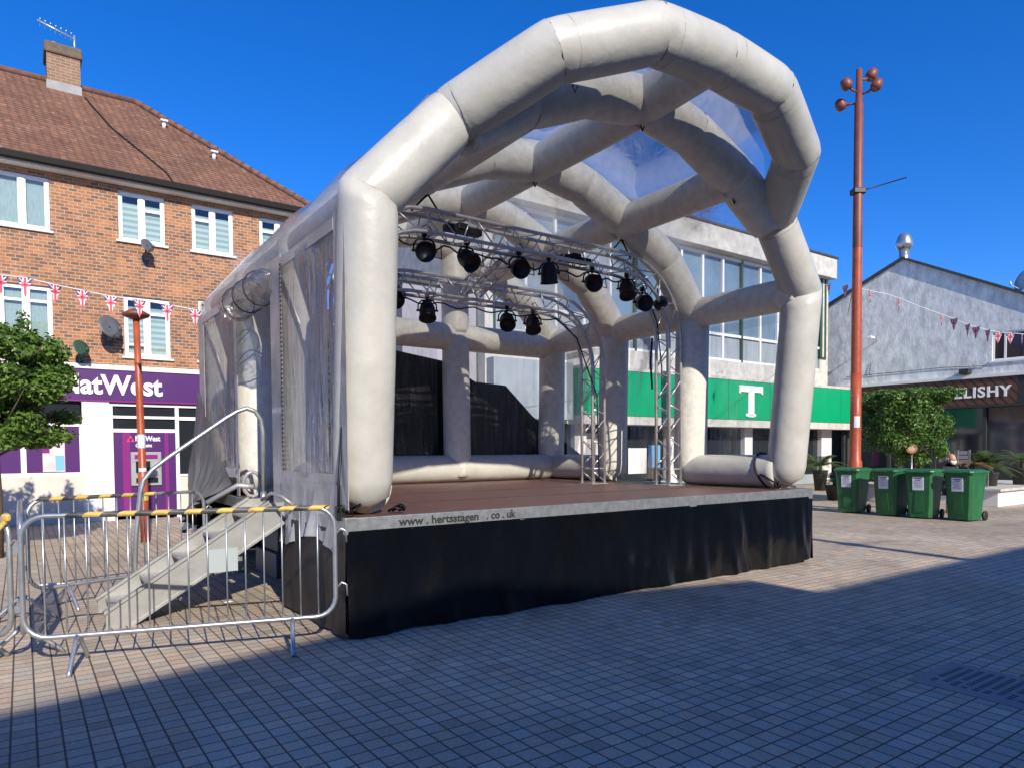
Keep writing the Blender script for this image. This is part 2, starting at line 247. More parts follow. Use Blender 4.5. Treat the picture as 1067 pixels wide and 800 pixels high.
# ------------------------------------------------------------------ mesh builder
def frame_of(d):
    d = d.normalized(); a = Vector((0, 0, 1)) if abs(d.z) < .9 else Vector((1, 0, 0))
    x = a.cross(d).normalized(); return x, d.cross(x).normalized()
class MB:
    def __init__(s, M=None): s.v = []; s.f = []; s.mi = []; s.sm = []; s.M = M or MI; s.mats = []; s.cur = 0
    def use(s, m):
        if m not in s.mats: s.mats.append(m)
        s.cur = s.mats.index(m); return s
    def add(s, vs, fs, smooth=False):
        k = len(s.v); s.v += [s.M @ Vector(p) for p in vs]
        for f in fs: s.f.append([i + k for i in f]); s.mi.append(s.cur); s.sm.append(smooth)
        return s
    def box(s, a, b, bev=0):
        x0, y0, z0 = [min(p, q) for p, q in zip(a, b)]; x1, y1, z1 = [max(p, q) for p, q in zip(a, b)]
        if bev <= 0:
            vs = [(x0, y0, z0), (x1, y0, z0), (x1, y1, z0), (x0, y1, z0), (x0, y0, z1), (x1, y0, z1), (x1, y1, z1), (x0, y1, z1)]
            return s.add(vs, [(0, 3, 2, 1), (4, 5, 6, 7), (0, 1, 5, 4), (1, 2, 6, 5), (2, 3, 7, 6), (3, 0, 4, 7)])
        bm = bmesh.new(); bmesh.ops.create_cube(bm, size=1)
        for v in bm.verts: v.co = Vector(((x0 + x1) / 2 + v.co.x * (x1 - x0), (y0 + y1) / 2 + v.co.y * (y1 - y0), (z0 + z1) / 2 + v.co.z * (z1 - z0)))
        bmesh.ops.bevel(bm, geom=bm.edges[:], offset=bev, segments=2, affect='EDGES', profile=.5)
        return s.bm(bm)
    def bm(s, bm, M=None, smooth=False):
        bm.verts.ensure_lookup_table(); bm.verts.index_update()
        s.add([(M @ v.co if M else v.co.copy()) for v in bm.verts], [[v.index for v in f.verts] for f in bm.faces], smooth); bm.free(); return s
    def quad(s, a, b, c, d): return s.add([a, b, c, d], [(0, 1, 2, 3)])
    def hexa(s, pts): return s.add(pts, [(0, 3, 2, 1), (4, 5, 6, 7), (0, 1, 5, 4), (1, 2, 6, 5), (2, 3, 7, 6), (3, 0, 4, 7)])
    def prism(s, poly, ext):
        n = len(poly); e = Vector(ext); vs = [Vector(p) for p in poly] + [Vector(p) + e for p in poly]
        return s.add(vs, [list(range(n))[::-1], list(range(n, 2 * n))] + [(i, (i + 1) % n, n + (i + 1) % n, n + i) for i in range(n)])
    def rings(s, rings, cap=True, smooth=True, closed=False):
        n = len(rings[0]); vs = [p for r in rings for p in r]; fs = []
        for i in range(len(rings) - 1):
            for j in range(n): fs.append((i * n + j, i * n + (j + 1) % n, (i + 1) * n + (j + 1) % n, (i + 1) * n + j))
        s.add(vs, fs, smooth)
        if cap:
            k = len(s.v) - len(vs); m = len(rings) - 1
            s.f.append([k + j for j in range(n)][::-1]); s.mi.append(s.cur); s.sm.append(False)
            s.f.append([k + m * n + j for j in range(n)]); s.mi.append(s.cur); s.sm.append(False)
        return s
    def tube(s, pts, r, seg=8, cap=True):                          # bars, rails, cables
        P = [Vector(p) for p in pts]; out = []; x, y = frame_of(P[1] - P[0]); pt = (P[1] - P[0]).normalized()
        for i, p in enumerate(P):
            a = (P[i] - P[i - 1]).normalized() if i > 0 else (P[1] - P[0]).normalized()
            b = (P[i + 1] - P[i]).normalized() if i < len(P) - 1 else a
            if i > 0:
                q = pt.rotation_difference(a); x = q @ x; y = q @ y; pt = a
            nb = (a + b).normalized() if (a + b).length > 1e-5 else a
            rr = r[i] if isinstance(r, (list, tuple)) else r; ring = []
            for k in range(seg):
                w = (x * cos(2 * pi * k / seg) + y * sin(2 * pi * k / seg)) * rr
                dn = a.dot(nb)
                if dn > .3: w = w - a * (w.dot(nb) / dn)
                ring.append(p + w)
            out.append(ring)
        return s.rings(out, cap)
    def inflate(s, pts, r, seg=28, round0=False, round1=False, pinch=.035):   # air-filled tube: mitred bends with a slightly nipped seam, bellied between
        P = [Vector(p) for p in pts]; x, y = frame_of(P[1] - P[0]); pt = (P[1] - P[0]).normalized(); out = []
        for i in range(len(P) - 1):
            a = (P[i + 1] - P[i]).normalized(); L = (P[i + 1] - P[i]).length
            if i > 0:
                q = pt.rotation_difference(a); x = q @ x; y = q @ y; pt = a
            pa = (P[i] - P[i - 1]).normalized() if i > 0 else None
            nx = (P[i + 2] - P[i + 1]).normalized() if i < len(P) - 2 else None
            n = 18; out = []
            for k in range(n + 1):
                u = k / n
                e = min(u, 1 - u) * L
                rr = r * (1.0 - pinch * math.exp(-(e / .05) ** 2) + .012 * sin(pi * u)); pk = math.exp(-(e / .10) ** 2)
                c = P[i] + a * (L * u)
                if round0 and i == 0 and u * L < r: rr *= sqrt(max(0.0, 1 - (1 - u * L / r) ** 2)) * 1 if u > 0 else .15
                if round1 and nx is None and (1 - u) * L < r: rr *= sqrt(max(0.0, 1 - (1 - (1 - u) * L / r) ** 2)) if u < 1 else .15
                ring = []
                for j in range(seg):
                    w = (x * cos(2 * pi * j / seg) + y * sin(2 * pi * j / seg)) * rr; off = 0
                    w = w * (1 + .05 * pk * noise.noise(Vector((j * 1.37, i * 3.1, u * 2))) + .008 * noise.noise(Vector((j * .5, i * 5.1, u * L * 2))))
                    if pa is not None:
                        nb = (pa + a).normalized(); o0 = -w.dot(nb) / a.dot(nb); off += o0 * max(0, 1 - u / .5) 
                    if nx is not None:
                        nb = (a + nx).normalized(); o1 = -w.dot(nb) / a.dot(nb); off += o1 * max(0, 1 - (1 - u) / .5)
                    ring.append(c + w + a * off)
                out.append(ring)
            s.rings(out, i == 0 or i == len(P) - 2)
        return s
    def lathe(s, prof, M=None, seg=20, cap=True):                  # prof: (radius, z)
        M = M or MI
        return s.rings([[M @ Vector((max(r, 1e-4) * cos(2 * pi * j / seg), max(r, 1e-4) * sin(2 * pi * j / seg), z)) for j in range(seg)] for r, z in prof], cap)
    def build(s, name, m=None, parent=None, loc=None, yaw=0):
        me = bpy.data.meshes.new(name)
        if parent is not None: inv = Matrix(parent['_m']).inverted() if '_m' in parent.keys() else parent.matrix_basis.inverted()
        elif loc is not None: inv = (Matrix.Translation(loc) @ Matrix.Rotation(yaw, 4, 'Z')).inverted()
        else: inv = MI
        me.from_pydata([inv @ v for v in s.v], [], s.f)
        ml = s.mats or [m]
        if m is not None and not s.mats: ml = [m]
        for q in ml: me.materials.append(q)
        me.polygons.foreach_set('material_index', s.mi); me.polygons.foreach_set('use_smooth', s.sm); me.update()
        bmm = bmesh.new(); bmm.from_mesh(me); bmesh.ops.recalc_face_normals(bmm, faces=bmm.faces); bmm.to_mesh(me); bmm.free()
        o = bpy.data.objects.new(name, me); COL.objects.link(o)
        if parent is not None: o.parent = parent
        elif loc is not None: o.matrix_basis = Matrix.Translation(loc) @ Matrix.Rotation(yaw, 4, 'Z')
        return o

ROOTM = {}
def tag(o, label, cat, group=None, kind=None):
    if label: o['label'] = label
    if cat: o['category'] = cat
    if group: o['group'] = group
    if kind: o['kind'] = kind
    return o
def thing(name, label, cat, loc=(0, 0, 0), yaw=0, group=None):
    o = bpy.data.objects.new(name, None); COL.objects.link(o); o.empty_display_size = .2
    o.matrix_basis = Matrix.Translation(loc) @ Matrix.Rotation(yaw, 4, 'Z')
    return tag(o, label, cat, group)
def sthing(name, label, cat, s, t, z=0, group=None): return thing(name, label, cat, S(s, t, z), YAW, group)
def build(mb, name, m, parent): 
    # root transform for nested parts is the top thing's
    r = parent
    while r.parent is not None: r = r.parent
    inv = r.matrix_basis.inverted()
    mb.v = [inv @ v for v in mb.v]
    o = mb.build(name, m); o.parent = parent
    return o
def struct(mb, name, m, loc=None, yaw=0):
    o = mb.build(name, m, loc=loc, yaw=yaw); o['kind'] = 'structure'; return o
def single(mb, name, m, label, cat, loc, yaw=0, group=None):
    return tag(mb.build(name, m, loc=loc, yaw=yaw), label, cat, group)
def dup(root, loc, yaw, label, group=None):
    r = root.copy(); COL.objects.link(r); r.matrix_basis = Matrix.Translation(loc) @ Matrix.Rotation(yaw, 4, 'Z'); r['label'] = label
    if group: r['group'] = group
    for ch in list(root.children):
        c = ch.copy(); COL.objects.link(c); c.parent = r
        for g in ch.children:
            d = g.copy(); COL.objects.link(d); d.parent = c
    return r
def text_to(mb, body, size, M, extrude=.01, bold=0.0, width=None, spacing=1.0, shear=0):
    cu = bpy.data.curves.new('t', 'FONT'); cu.body = body; cu.size = size; cu.extrude = extrude; cu.offset = bold; cu.space_character = spacing; cu.shear = shear
    cu.resolution_u = 4
    o = bpy.data.objects.new('t', cu); COL.objects.link(o); bpy.context.view_layer.update()
    me = o.to_mesh(); xs = [v.co.x for v in me.vertices]; x0 = min(xs); k = (width / (max(xs) - x0)) if width else 1
    vs = [M @ Vector(((v.co.x - x0) * k, v.co.y, v.co.z)) for v in me.vertices]
    mb.add(vs, [list(p.vertices) for p in me.polygons]); o.to_mesh_clear(); bpy.data.objects.remove(o); bpy.data.curves.remove(cu)
def TM(x, y, z): return Matrix.Translation((x, y, z)) @ Matrix.Rotation(pi / 2, 4, 'X')     # text standing up, facing -y
def wall_holes(mb, x0, x1, z0, z1, y, holes, depth=.12):           # front face with openings and their reveals
    xs = sorted({x0, x1, *[h[0] for h in holes], *[h[1] for h in holes]}); zs = sorted({z0, z1, *[h[2] for h in holes], *[h[3] for h in holes]})
    xs = [x for x in xs if x0 <= x <= x1]; zs = [z for z in zs if z0 <= z <= z1]
    for i in range(len(xs) - 1):
        for j in range(len(zs) - 1):
            cx, cz = (xs[i] + xs[i + 1]) / 2, (zs[j] + zs[j + 1]) / 2
            if any(h[0] < cx < h[1] and h[2] < cz < h[3] for h in holes): continue
            mb.quad((xs[i], y, zs[j]), (xs[i + 1], y, zs[j]), (xs[i + 1], y, zs[j + 1]), (xs[i], y, zs[j + 1]))
    for a, b, c, d in holes:
        e = y + depth
        mb.quad((a, y, c), (b, y, c), (b, e, c), (a, e, c)); mb.quad((a, y, d), (a, e, d), (b, e, d), (b, y, d))
        mb.quad((a, y, c), (a, e, c), (a, e, d), (a, y, d)); mb.quad((b, y, c), (b, y, d), (b, e, d), (b, e, c))

def boxes(name, m, parent, lst, M=None, bev=0):
    for a, b in lst:
        q = MB(M or MS); q.box(a, b, bev); o = build(q, name, m, parent)
    return o
# ================================================================== GROUND
g = MB(MS); g.quad((-250, -250, 0), (250, -250, 0), (250, 250, 0), (-250, 250, 0))
struct(g, 'ground', M_pave, PA, YAW)

# ================================================================== BANK BUILDING (left)
T0 = 12.9
bank = sthing('brick_building', 'three storey brick building with red tiled hip roof and purple bank front', 'building', -6, T0)
holes = []
up_w = [(-3.45, -1.49, 6.36, 7.50, 'net'), (-.18, .78, 6.40, 7.52, 'a'), (1.37, 2.32, 6.40, 7.52, 'b'), (2.96, 3.9, 6.40, 7.50, 'b')]
lo_w = [(-2.43, -1.49, 3.85, 5.16, 'big'), (-.12, .84, 3.76, 5.15, 'c'), (1.47, 2.5, 3.76, 5.25, 'd')]
w2 = [(-8.2, -7.2, 6.4, 7.5, 'a'), (-5.8, -4.8, 6.4, 7.5, 'b'), (-8.2, -7.2, 3.8, 5.15, 'c'), (-5.8, -4.8, 3.8, 5.15, 'd')]
allw = up_w + lo_w + w2
holes = [w[:4] for w in allw]
mb = MB(MS); wall_holes(mb, -14, 4.1, 3.5, 7.75, T0, holes)
mb.quad((4.1, T0, 0), (4.1, 20, 0), (4.1, 20, 7.75), (4.1, T0, 7.75)); mb.quad((-14, T0, 0), (-14, T0, 7.75), (-14, 20, 7.75), (-14, 20, 0)); mb.quad((-14, 20, 0), (-14, 20, 7.75), (4.1, 20, 7.75), (4.1, 20, 0))
build(mb, 'wall', M_brick, bank)
# roof (hip at the right end)
e0, ridge, zr, ze = 12.6, 16.4, 11.12, 7.80
for nm_, mesh in (('roof', None),):
    mb = MB(MS)
    fr = [(-14.3, e0, ze), (4.4, e0, ze), (.65, ridge, zr), (-14.3, ridge, zr)]
    bk = [(-14.3, 20.2, ze), (4.4, 20.2, ze), (.65, ridge, zr), (-14.3, ridge, zr)]
    mb.add(fr, [(0, 1, 2, 3)]); mb.add(bk, [(1, 0, 3, 2)]); mb.add([(4.4, e0, ze), (4.4, 20.2, ze), (.65, ridge, zr)], [(0, 1, 2)]); mb.add([(-14.3, e0, ze), (-14.3, ridge, zr), (-14.3, 20.2, ze)], [(0, 1, 2)])
    mb.quad((-14.3, e0, ze - .02), (-14.3, 20.2, ze - .02), (4.4, 20.2, ze - .02), (4.4, e0, ze - .02))
    roof = build(mb, 'roof', M_tile, bank)
mb = MB(MS)
mb.tube([(-14.3, ridge, zr + .02), (.65, ridge, zr + .02)], .09, 8)
P0, P1 = Vector((.65, ridge, zr)), Vector((4.42, e0, ze))
for i in range(22):                                                # hip tiles, each a little out of line
    a = P0.lerp(P1, i / 22); b = P0.lerp(P1, (i + 1.1) / 22); mb.tube([a + Vector((0, 0, .03)), b + Vector((0, 0, .055))], .085, 6)
build(mb, 'ridge_tiles', mat('ridge_tile', (.22, .11, .075), .9, var=.5, vscale=9), roof)
mb = MB(MS); mb.box((-14.3, e0 - .1, ze - .13), (4.5, e0 + .02, ze + .02), .02); mb.box((4.4, e0, ze - .10), (4.5, 20.2, ze)); build(mb, 'gutter', M_fascia, bank)
mb = MB(MS); mb.box((-14.3, e0 + .04, ze - .17), (4.4, T0 + .05, ze - .04)); build(mb, 'soffit', M_render, bank)
mb = MB(MS); mb.tube([(-.55, 15.9, 10.72), (-.1, 14.6, 9.58), (.85, 13.0, 8.18), (.95, 12.55, 7.8)], .018, 5); build(mb, 'roof_cable', M_cable, roof)
for (s, t) in ((1.2, 15.35), (2.2, 14.25)):
    mb = MB(MS); z = ze + (t - e0) * (zr - ze) / (ridge - e0); mb.tube([(s, t, z - .05), (s, t - .04, z + .14)], .05, 10); mb.box((s - .09, t - .13, z + .12), (s + .09, t + .04, z + .17), .01); build(mb, 'roof_vent', M_render, roof)
# chimney
ch = None
mb = MB(MS); mb.box((-1.35, 16.05, 10.6), (-.62, 16.85, 11.75)); ch = build(mb, 'chimney', M_brick2, roof)
mb = MB(MS); mb.box((-1.40, 16.0, 11.70), (-.57, 16.9, 11.98), .04); build(mb, 'chimney_cap', M_cap, roof)
mb = MB(MS); mb.box((-1.37, 16.02, 10.75), (-.60, 16.1, 11.0)); build(mb, 'flashing', M_lead, roof)
mb = MB(MS); mb.tube([(-.72, 16.3, 11.95), (-.72, 16.3, 12.42)], .022, 6); mb.tube([(-.70, 16.3, 12.32), (-1.52, 16.2, 12.5)], .02, 6)
for k in range(7): mb.tube([(-.8 - k * .11, 16.05, 12.34 + k * .024), (-.8 - k * .11, 16.45, 12.34 + k * .024)], .007, 4)
mb.tube([(-1.17, 16.4, 11.95), (-1.17, 16.4, 12.15)], .06, 8)
single(mb, 'tv_aerial', M_alu, 'rooftop television aerial on the brick chimney', 'aerial', S(-.72, 16.3, 11.95), YAW)
# windows
def upvc(root, w, t, cols, tops, curtain, sill=True, frm=M_white):
    a, b, c, d, k = w; y = t + .05; fw_ = .06
    mb = MB(MS)
    mb.box((a, y, c), (a + fw_, y + .07, d)); mb.box((b - fw_, y, c), (b, y + .07, d)); mb.box((a + fw_, y, c), (b - fw_, y + .07, c + fw_)); mb.box((a + fw_, y, d - fw_), (b - fw_, y + .07, d))
    f = build(mb, 'window', frm, root)
    for i in range(1, cols):
        x = a + (b - a) * i / cols; mb = MB(MS); mb.box((x - .045, y - .004, c + fw_), (x + .045, y + .066, d - fw_)); build(mb, 'mullion', frm, f)
    for i in range(cols):
        x0 = a + (b - a) * i / cols + (.045 if i else fw_); x1 = a + (b - a) * (i + 1) / cols - (.045 if i < cols - 1 else fw_)
        sash = MB(MS); zt = tops[i]
        q = .028
        for (p0, p1) in (([(c + fw_, zt)] if zt else []) + ([(zt, d - fw_)] if zt else [(c + fw_, d - fw_)])):
            sash.box((x0, y + .01, p0), (x0 + q, y + .05, p1)); sash.box((x1 - q, y + .01, p0), (x1, y + .05, p1)); sash.box((x0 + q, y + .01, p0), (x1 - q, y + .05, p0 + q)); sash.box((x0 + q, y + .01, p1 - q), (x1 - q, y + .05, p1))
        build(sash, 'sash', frm, f)
    mb = MB(MS); mb.box((a + .03, y + .035, c + .03), (b - .03, y + .042, d - .03)); build(mb, 'pane', M_pane, f)
    mb = MB(MS); mb.box((a + .03, y + .10, c + .03), (b - .03, y + .11, d - (.03 if curtain is M_net else .22))); build(mb, 'blind', curtain, f)
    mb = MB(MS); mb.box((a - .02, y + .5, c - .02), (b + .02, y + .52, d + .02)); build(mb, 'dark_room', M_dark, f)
    if sill:
        mb = MB(MS); mb.box((a - .06, t - .06, c - .05), (b + .06, t + .1, c - .002), .006); build(mb, 'sill', M_render, f)
    return f
def glassmat():
    m = bpy.data.materials.new('window_glass'); m.use_nodes = True; n = m.node_tree.nodes; l = m.node_tree.links; n.remove(n['Principled BSDF'])
    t = n.new('ShaderNodeBsdfTransparent'); t.inputs[0].default_value = (.85, .9, .9, 1); gl = n.new('ShaderNodeBsdfGlossy'); gl.inputs['Roughness'].default_value = .02
    fr = n.new('ShaderNodeFresnel'); fr.inputs[0].default_value = 1.6; mx = n.new('ShaderNodeMixShader')
    l.new(fr.outputs[0], mx.inputs[0]); l.new(t.outputs[0], mx.inputs[1]); l.new(gl.outputs[0], mx.inputs[2]); l.new(mx.outputs[0], n['Material Output'].inputs['Surface']); return m
M_pane = glassmat()
upvc(bank, up_w[0], T0, 4, [0, 0, 0, 0], M_net)
upvc(bank, up_w[1], T0, 2, [0, 7.17], M_blind)
upvc(bank, up_w[2], T0, 2, [7.17, 0], M_blind)
upvc(bank, up_w[3], T0, 2, [7.17, 0], M_blind)
upvc(bank, lo_w[0], T0, 2, [4.83, 4.83], M_net)
upvc(bank, lo_w[1], T0, 2, [4.05, 4.78], M_blind)
upvc(bank, lo_w[2], T0, 2, [4.78, 4.78], M_net, frm=M_cream)
for w in w2: upvc(bank, w, T0, 2, [0, w[3] - .33], M_blind)
# shopfront
mb = MB(MS); mb.box((-14, T0 - .10, 3.42), (4.1, T0 + .1, 3.53), .01); build(mb, 'cornice', M_render, bank)
mb = MB(MS); mb.box((-4.6, T0 - .07, 2.74), (4.08, T0 + .1, 3.42)); fas = build(mb, 'fascia_sign', M_purple, bank)
mb = MB(MS); mb.box((-4.6, T0 - .072, 2.70), (4.08, T0 + .09, 2.738)); build(mb, 'fascia_edge', M_purple2, fas)
mb = MB(MS); text_to(mb, 'NatWest', .60, TM(-1.42, T0 - .085, 2.88), .012, .018, width=2.05); build(mb, 'sign_letters', M_white2, fas)
mb = MB(MS); mb.box((-14, T0, 0), (-4.6, T0 + .3, 3.42)); mb.box((-4.6, T0 + .08, 2.68), (4.1, T0 + .3, 3.42)); build(mb, 'shop_wall', M_render, bank)
boxes('pier', M_render, bank, [((-1.0, T0 - .05, 0), (-.47, T0 + .3, 2.70)), ((3.6, T0 - .05, 0), (4.08, T0 + .3, 2.7)), ((-4.6, T0 - .05, 0), (-4.1, T0 + .3, 2.7))])
boxes('stall_riser', M_cream, bank, [((-4.1, T0 + .0, 0), (-1.0, T0 + .25, 1.04)), ((.98, T0 + .02, 0), (3.6, T0 + .25, .98))])
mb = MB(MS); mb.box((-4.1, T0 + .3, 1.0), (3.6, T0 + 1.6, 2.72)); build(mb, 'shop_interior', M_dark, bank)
mb = MB(MS)
for (x0, x1, z0, z1) in ((-4.1, -1.0, 1.04, 1.12), (-4.1, -1.0, 2.14, 2.20), (-2.14, -2.04, 1.12, 2.14), (-1.06, -1.0, 1.12, 2.14),
                         (-.47, -.40, 0, 2.68), (.90, .98, 0, 2.68), (-.40, .90, 2.02, 2.10), (-.40, .90, 2.34, 2.40), (-.40, .90, 2.62, 2.68), (.98, 3.6, 2.32, 2.40), (.98, 3.6, .98, 1.03), (2.2, 2.28, 1.03, 2.32), (.98, 3.6, 2.62, 2.68)):
    mb.box((x0, T0 + .0, z0), (x1, T0 + .08, z1))
wf = build(mb, 'shop_window_frame', M_white, bank)
boxes('shop_glass', M_glass, bank, [((-4.1, T0 + .05, 1.1), (-1.03, T0 + .06, 2.7)), ((.95, T0 + .05, 1.0), (3.6, T0 + .06, 2.66)), ((-.42, T0 + .05, 2.05), (.92, T0 + .06, 2.66))])
boxes('purple_window_panel', M_purple, bank, [((-2.04, T0 + .02, 1.12), (-1.75, T0 + .048, 2.14)), ((-1.34, T0 + .02, 1.12), (-1.06, T0 + .048, 2.14)), ((-4.1, T0 + .02, 1.12), (-2.14, T0 + .048, 2.14))])
mb = MB(MS); mb.box((-1.75, T0 + .02, 1.14), (-1.34, T0 + .045, 2.12)); po = build(mb, 'poster', M_pink, bank)
mb = MB(MS); mb.box((-1.52, T0 + .012, 1.17), (-1.35, T0 + .018, 1.50)); build(mb, 'poster_square', M_blueposter, po)
mb = MB(MS); mb.box((-1.75, T0 + .012, 1.55), (-1.62, T0 + .018, 1.75)); build(mb, 'poster_patch', M_purple2, po)
# cash machine surround
mb = MB(MS); mb.box((-.40, T0 + .01, .1), (.90, T0 + .05, 2.02)); atm = build(mb, 'cashpoint_panel', M_purple, bank)
boxes('magenta_stripe', M_purple2, atm, [((-.22, T0 + .004, .1), (-.065, T0 + .012, 2.02)), ((.66, T0 + .004, .1), (.74, T0 + .012, 2.02))])
mb = MB(MS); mb.box((-.06, T0 - .03, .78), (.58, T0 + .02, 1.56), .01); am = build(mb, 'cash_machine', mat('machine_grey', (.38, .40, .40), .4, .3, var=.2), bank)
mb = MB(MS); mb.box((.02, T0 - .036, 1.40), (.50, T0 - .025, 1.50)); build(mb, 'machine_header', M_purple2, am)
mb = MB(MS); mb.box((.04, T0 - .036, 1.08), (.34, T0 - .025, 1.35)); mb.box((.04, T0 - .036, .84), (.5, T0 - .025, .96)); build(mb, 'screen', M_glass, am)
mb = MB(MS); mb.box((.08, T0 - .06, .99), (.32, T0 - .03, 1.05)); mb.box((.38, T0 - .045, 1.02), (.52, T0 - .03, 1.3)); build(mb, 'keypad', M_alu, am)
mb = MB(MS); text_to(mb, 'NatWest', .17, TM(.05, T0 + .0, 1.82), .003, .004, width=.52); text_to(mb, 'Cashpoint', .11, TM(.05, T0 + .0, 1.68), .003, .003, width=.34); build(mb, 'panel_letters', M_white2, atm)
mb = MB(MS)
for dx, dz in ((-.06, 0), (.03, 0), (-.015, .08)): mb.prism([(-.07 + dx, T0 + .0, 1.80 + dz), (-.0 + dx, T0 + .0, 1.80 + dz), (-.035 + dx, T0 + .0, 1.88 + dz)], (0, .008, 0))
build(mb, 'panel_logo', M_hot, atm)
mb = MB(MS); mb.tube([(1.12, T0 + .15, 1.0), (1.12, T0 + .15, 1.22)], .06, 10); mb.tube([(1.12, T0 + .15, 1.22), (1.12, T0 + .15, 1.30)], .025, 8); 
single(mb, 'hand_gel_bottle', M_tapey, 'yellow bottle standing inside the dark bank window', 'bottle', S(1.12, T0 + .15, 1.0), YAW)
# dishes
def dish(s, t, z, r, label, m=M_dish, M=MS, tilt=.35, side=.5, yaw=YAW, pos=None):
    root = thing('satellite_dish', label, 'satellite dish', M @ Vector((s, t, z)), yaw, None)
    fc = Matrix.Translation((s, t - .35, z)) @ Matrix.Rotation(side, 4, 'Z') @ Matrix.Rotation(pi / 2 - tilt, 4, 'X')
    mb = MB(M); mb.lathe([(.02, 0), (r * .5, r * .06), (r, r * .22), (r, r * .24), (r * .5, r * .09), (.02, .03)], fc, 24, False); build(mb, 'reflector', m, root)
    mb = MB(M); mb.tube([(s, t + .0, z - .25), (s, t - .2, z - .25), fc @ Vector((0, 0, -.02))], .02, 6); mb.box((s - .07, t - .02, z - .35), (s + .07, t + .0, z - .15)); build(mb, 'bracket', m, root)
    mb = MB(M); mb.tube([fc @ Vector((0, -r * .9, r * .1)), fc @ Vector((0, -r * .75, r * 1.2))], .013, 5); mb.tube([fc @ Vector((0, -r * .8, r * 1.15)), fc @ Vector((0, -r * .5, r * 1.35))], .03, 6); build(mb, 'feed_arm', m, root)
    return root
dish(-.46, T0, 4.32, .27, 'large dark grey satellite dish left of the first-floor blind window')
dish(.33, T0, 6.25, .16, 'small grey satellite dish under the top-floor window')
dish(-1.02, T0, 3.82, .18, 'dark satellite dish above the purple sign, partly behind the tree', M_dgreen)

# ================================================================== T BUILDING (right back)
T1 = 12.03
tb = sthing('shop_building', 'flat-roofed concrete shop building with blue window band and green fascia', 'building', 18, T1)
M_cc = M_conc
mb = MB(MS)
hs_ = []
x = 7.9
while x < 26.5: hs_.append((x, x + 1.15, 6.05, 8.98)); x += 1.27
mbw = mb; wall_holes(mb, 9.2, 27.6, 2.4, 9.1, T1, [(9.5, 26.95, 4.98, 9.0)], .2)
mb.quad((27.6, T1, 0), (27.6, T1 + 12, 0), (27.6, T1 + 12, 9.9), (27.6, T1, 9.9)); mb.quad((9.2, T1, 0), (9.2, T1, 9.9), (9.2, T1 + 12, 9.9), (9.2, T1 + 12, 0)); mb.quad((9.2, T1 + 12, 0), (9.2, T1 + 12, 9.9), (27.6, T1 + 12, 9.9), (27.6, T1 + 12, 0))
build(mb, 'wall', M_conc, tb)
mb = MB(MS); mb.box((9.1, T1 - .35, 9.05), (27.7, T1 + .3, 9.92), .02); build(mb, 'parapet', M_conc, tb)
mb = MB(MS); mb.box((9.05, T1 - .4, 9.92), (27.75, T1 + 12, 10.0)); build(mb, 'roof', M_slate, tb)
mb = MB(MS); mb.box((9.5, T1 + .12, 6.02), (26.95, T1 + .14, 9.0)); wg = build(mb, 'window_band', M_glassb, tb)
mb = MB(MS); mb.box((9.5, T1 + .10, 4.98), (26.95, T1 + .14, 5.98)); build(mb, 'spandrel_panel', M_panel, tb)
mb = MB(MS); mb.box((9.5, T1 + .02, 5.93), (26.95, T1 + .12, 6.03)); mb.box((9.5, T1 + .02, 8.9), (26.95, T1 + .12, 9.0)); mb.box((9.5, T1 + .02, 4.98), (26.95, T1 + .1, 5.06)); build(mb, 'window_rail', M_white, wg)
x = 9.55; k = 0
while x < 27:
    mb = MB(MS); w_ = .05; mb.box((x - w_, T1 + .0, 4.98), (x + w_, T1 + .11, 9.0)); build(mb, 'mullion', M_white if k % 5 else M_dgreen, wg); x += 1.19; k += 1
mb = MB(MS); mb.box((26.95, T1 - .03, 5.55), (27.12, T1 + .1, 9.04)); mb.box((27.3, T1 - .03, 5.55), (27.42, T1 + .1, 9.04)); mb.box((26.95, T1 - .03, 5.50), (27.42, T1 + .1, 5.60)); build(mb, 'green_frame', M_dgreen, tb)
mb = MB(MS); mb.box((12.4, T1 - .75, 2.66), (30.6, T1 - .02, 4.14), .02); gf = build(mb, 'green_fascia', M_green, tb)
boxes('fascia_edge', M_conc, gf, [((12.4, T1 - .77, 4.142), (30.6, T1 - .0, 4.24)), ((12.4, T1 - .72, 2.38), (30.5, T1 - .002, 2.658))])
for x in (14.4, 17.0, 19.6, 22.2, 24.8, 27.4):
    mb = MB(MS); mb.box((x, T1 - .755, 2.67), (x + .02, T1 - .74, 4.13)); build(mb, 'fascia_joint', M_dgreen, gf)
mb = MB(MS); mb.box((9.25, T1 - .4, 2.5), (12.3, T1 - .02, 4.3), .02); build(mb, 'grey_fascia', M_panel, tb)
an = sthing('side_annex', 'lower plain grey building left of the shop block, seen through the stage', 'building', 7.8, T1 + .5)
mb = MB(MS); mb.box((6.7, T1 + .4, 0), (9.15, T1 + 10, 6.3)); build(mb, 'wall', mat('plain_grey_render', (.34, .33, .36), .9, var=.2, vscale=1), an)
mb = MB(MS); mb.box((6.6, T1 + .3, 6.3), (9.17, T1 + 10.1, 6.42)); build(mb, 'roof', M_slate, an)
mb = MB(MS); text_to(mb, 'T', 1.6, TM(20.22, T1 - .78, 2.82), .02, .05, width=1.45)
mb.box((20.62, T1 - .80, 2.80), (21.24, T1 - .76, 2.90)); mb.box((20.20, T1 - .80, 3.66), (20.30, T1 - .76, 3.95)); mb.box((21.58, T1 - .80, 3.66), (21.68, T1 - .76, 3.95)); build(mb, 'sign_letter', M_white2, gf)
boxes('pier', M_render, tb, [((x0, T1 - .1, 0), (x1, T1 + .3, 2.42)) for (x0, x1) in ((9.2, 9.6), (12.6, 13.1), (17, 17.5), (21.5, 22), (27.0, 27.8), (30.2, 30.6))])
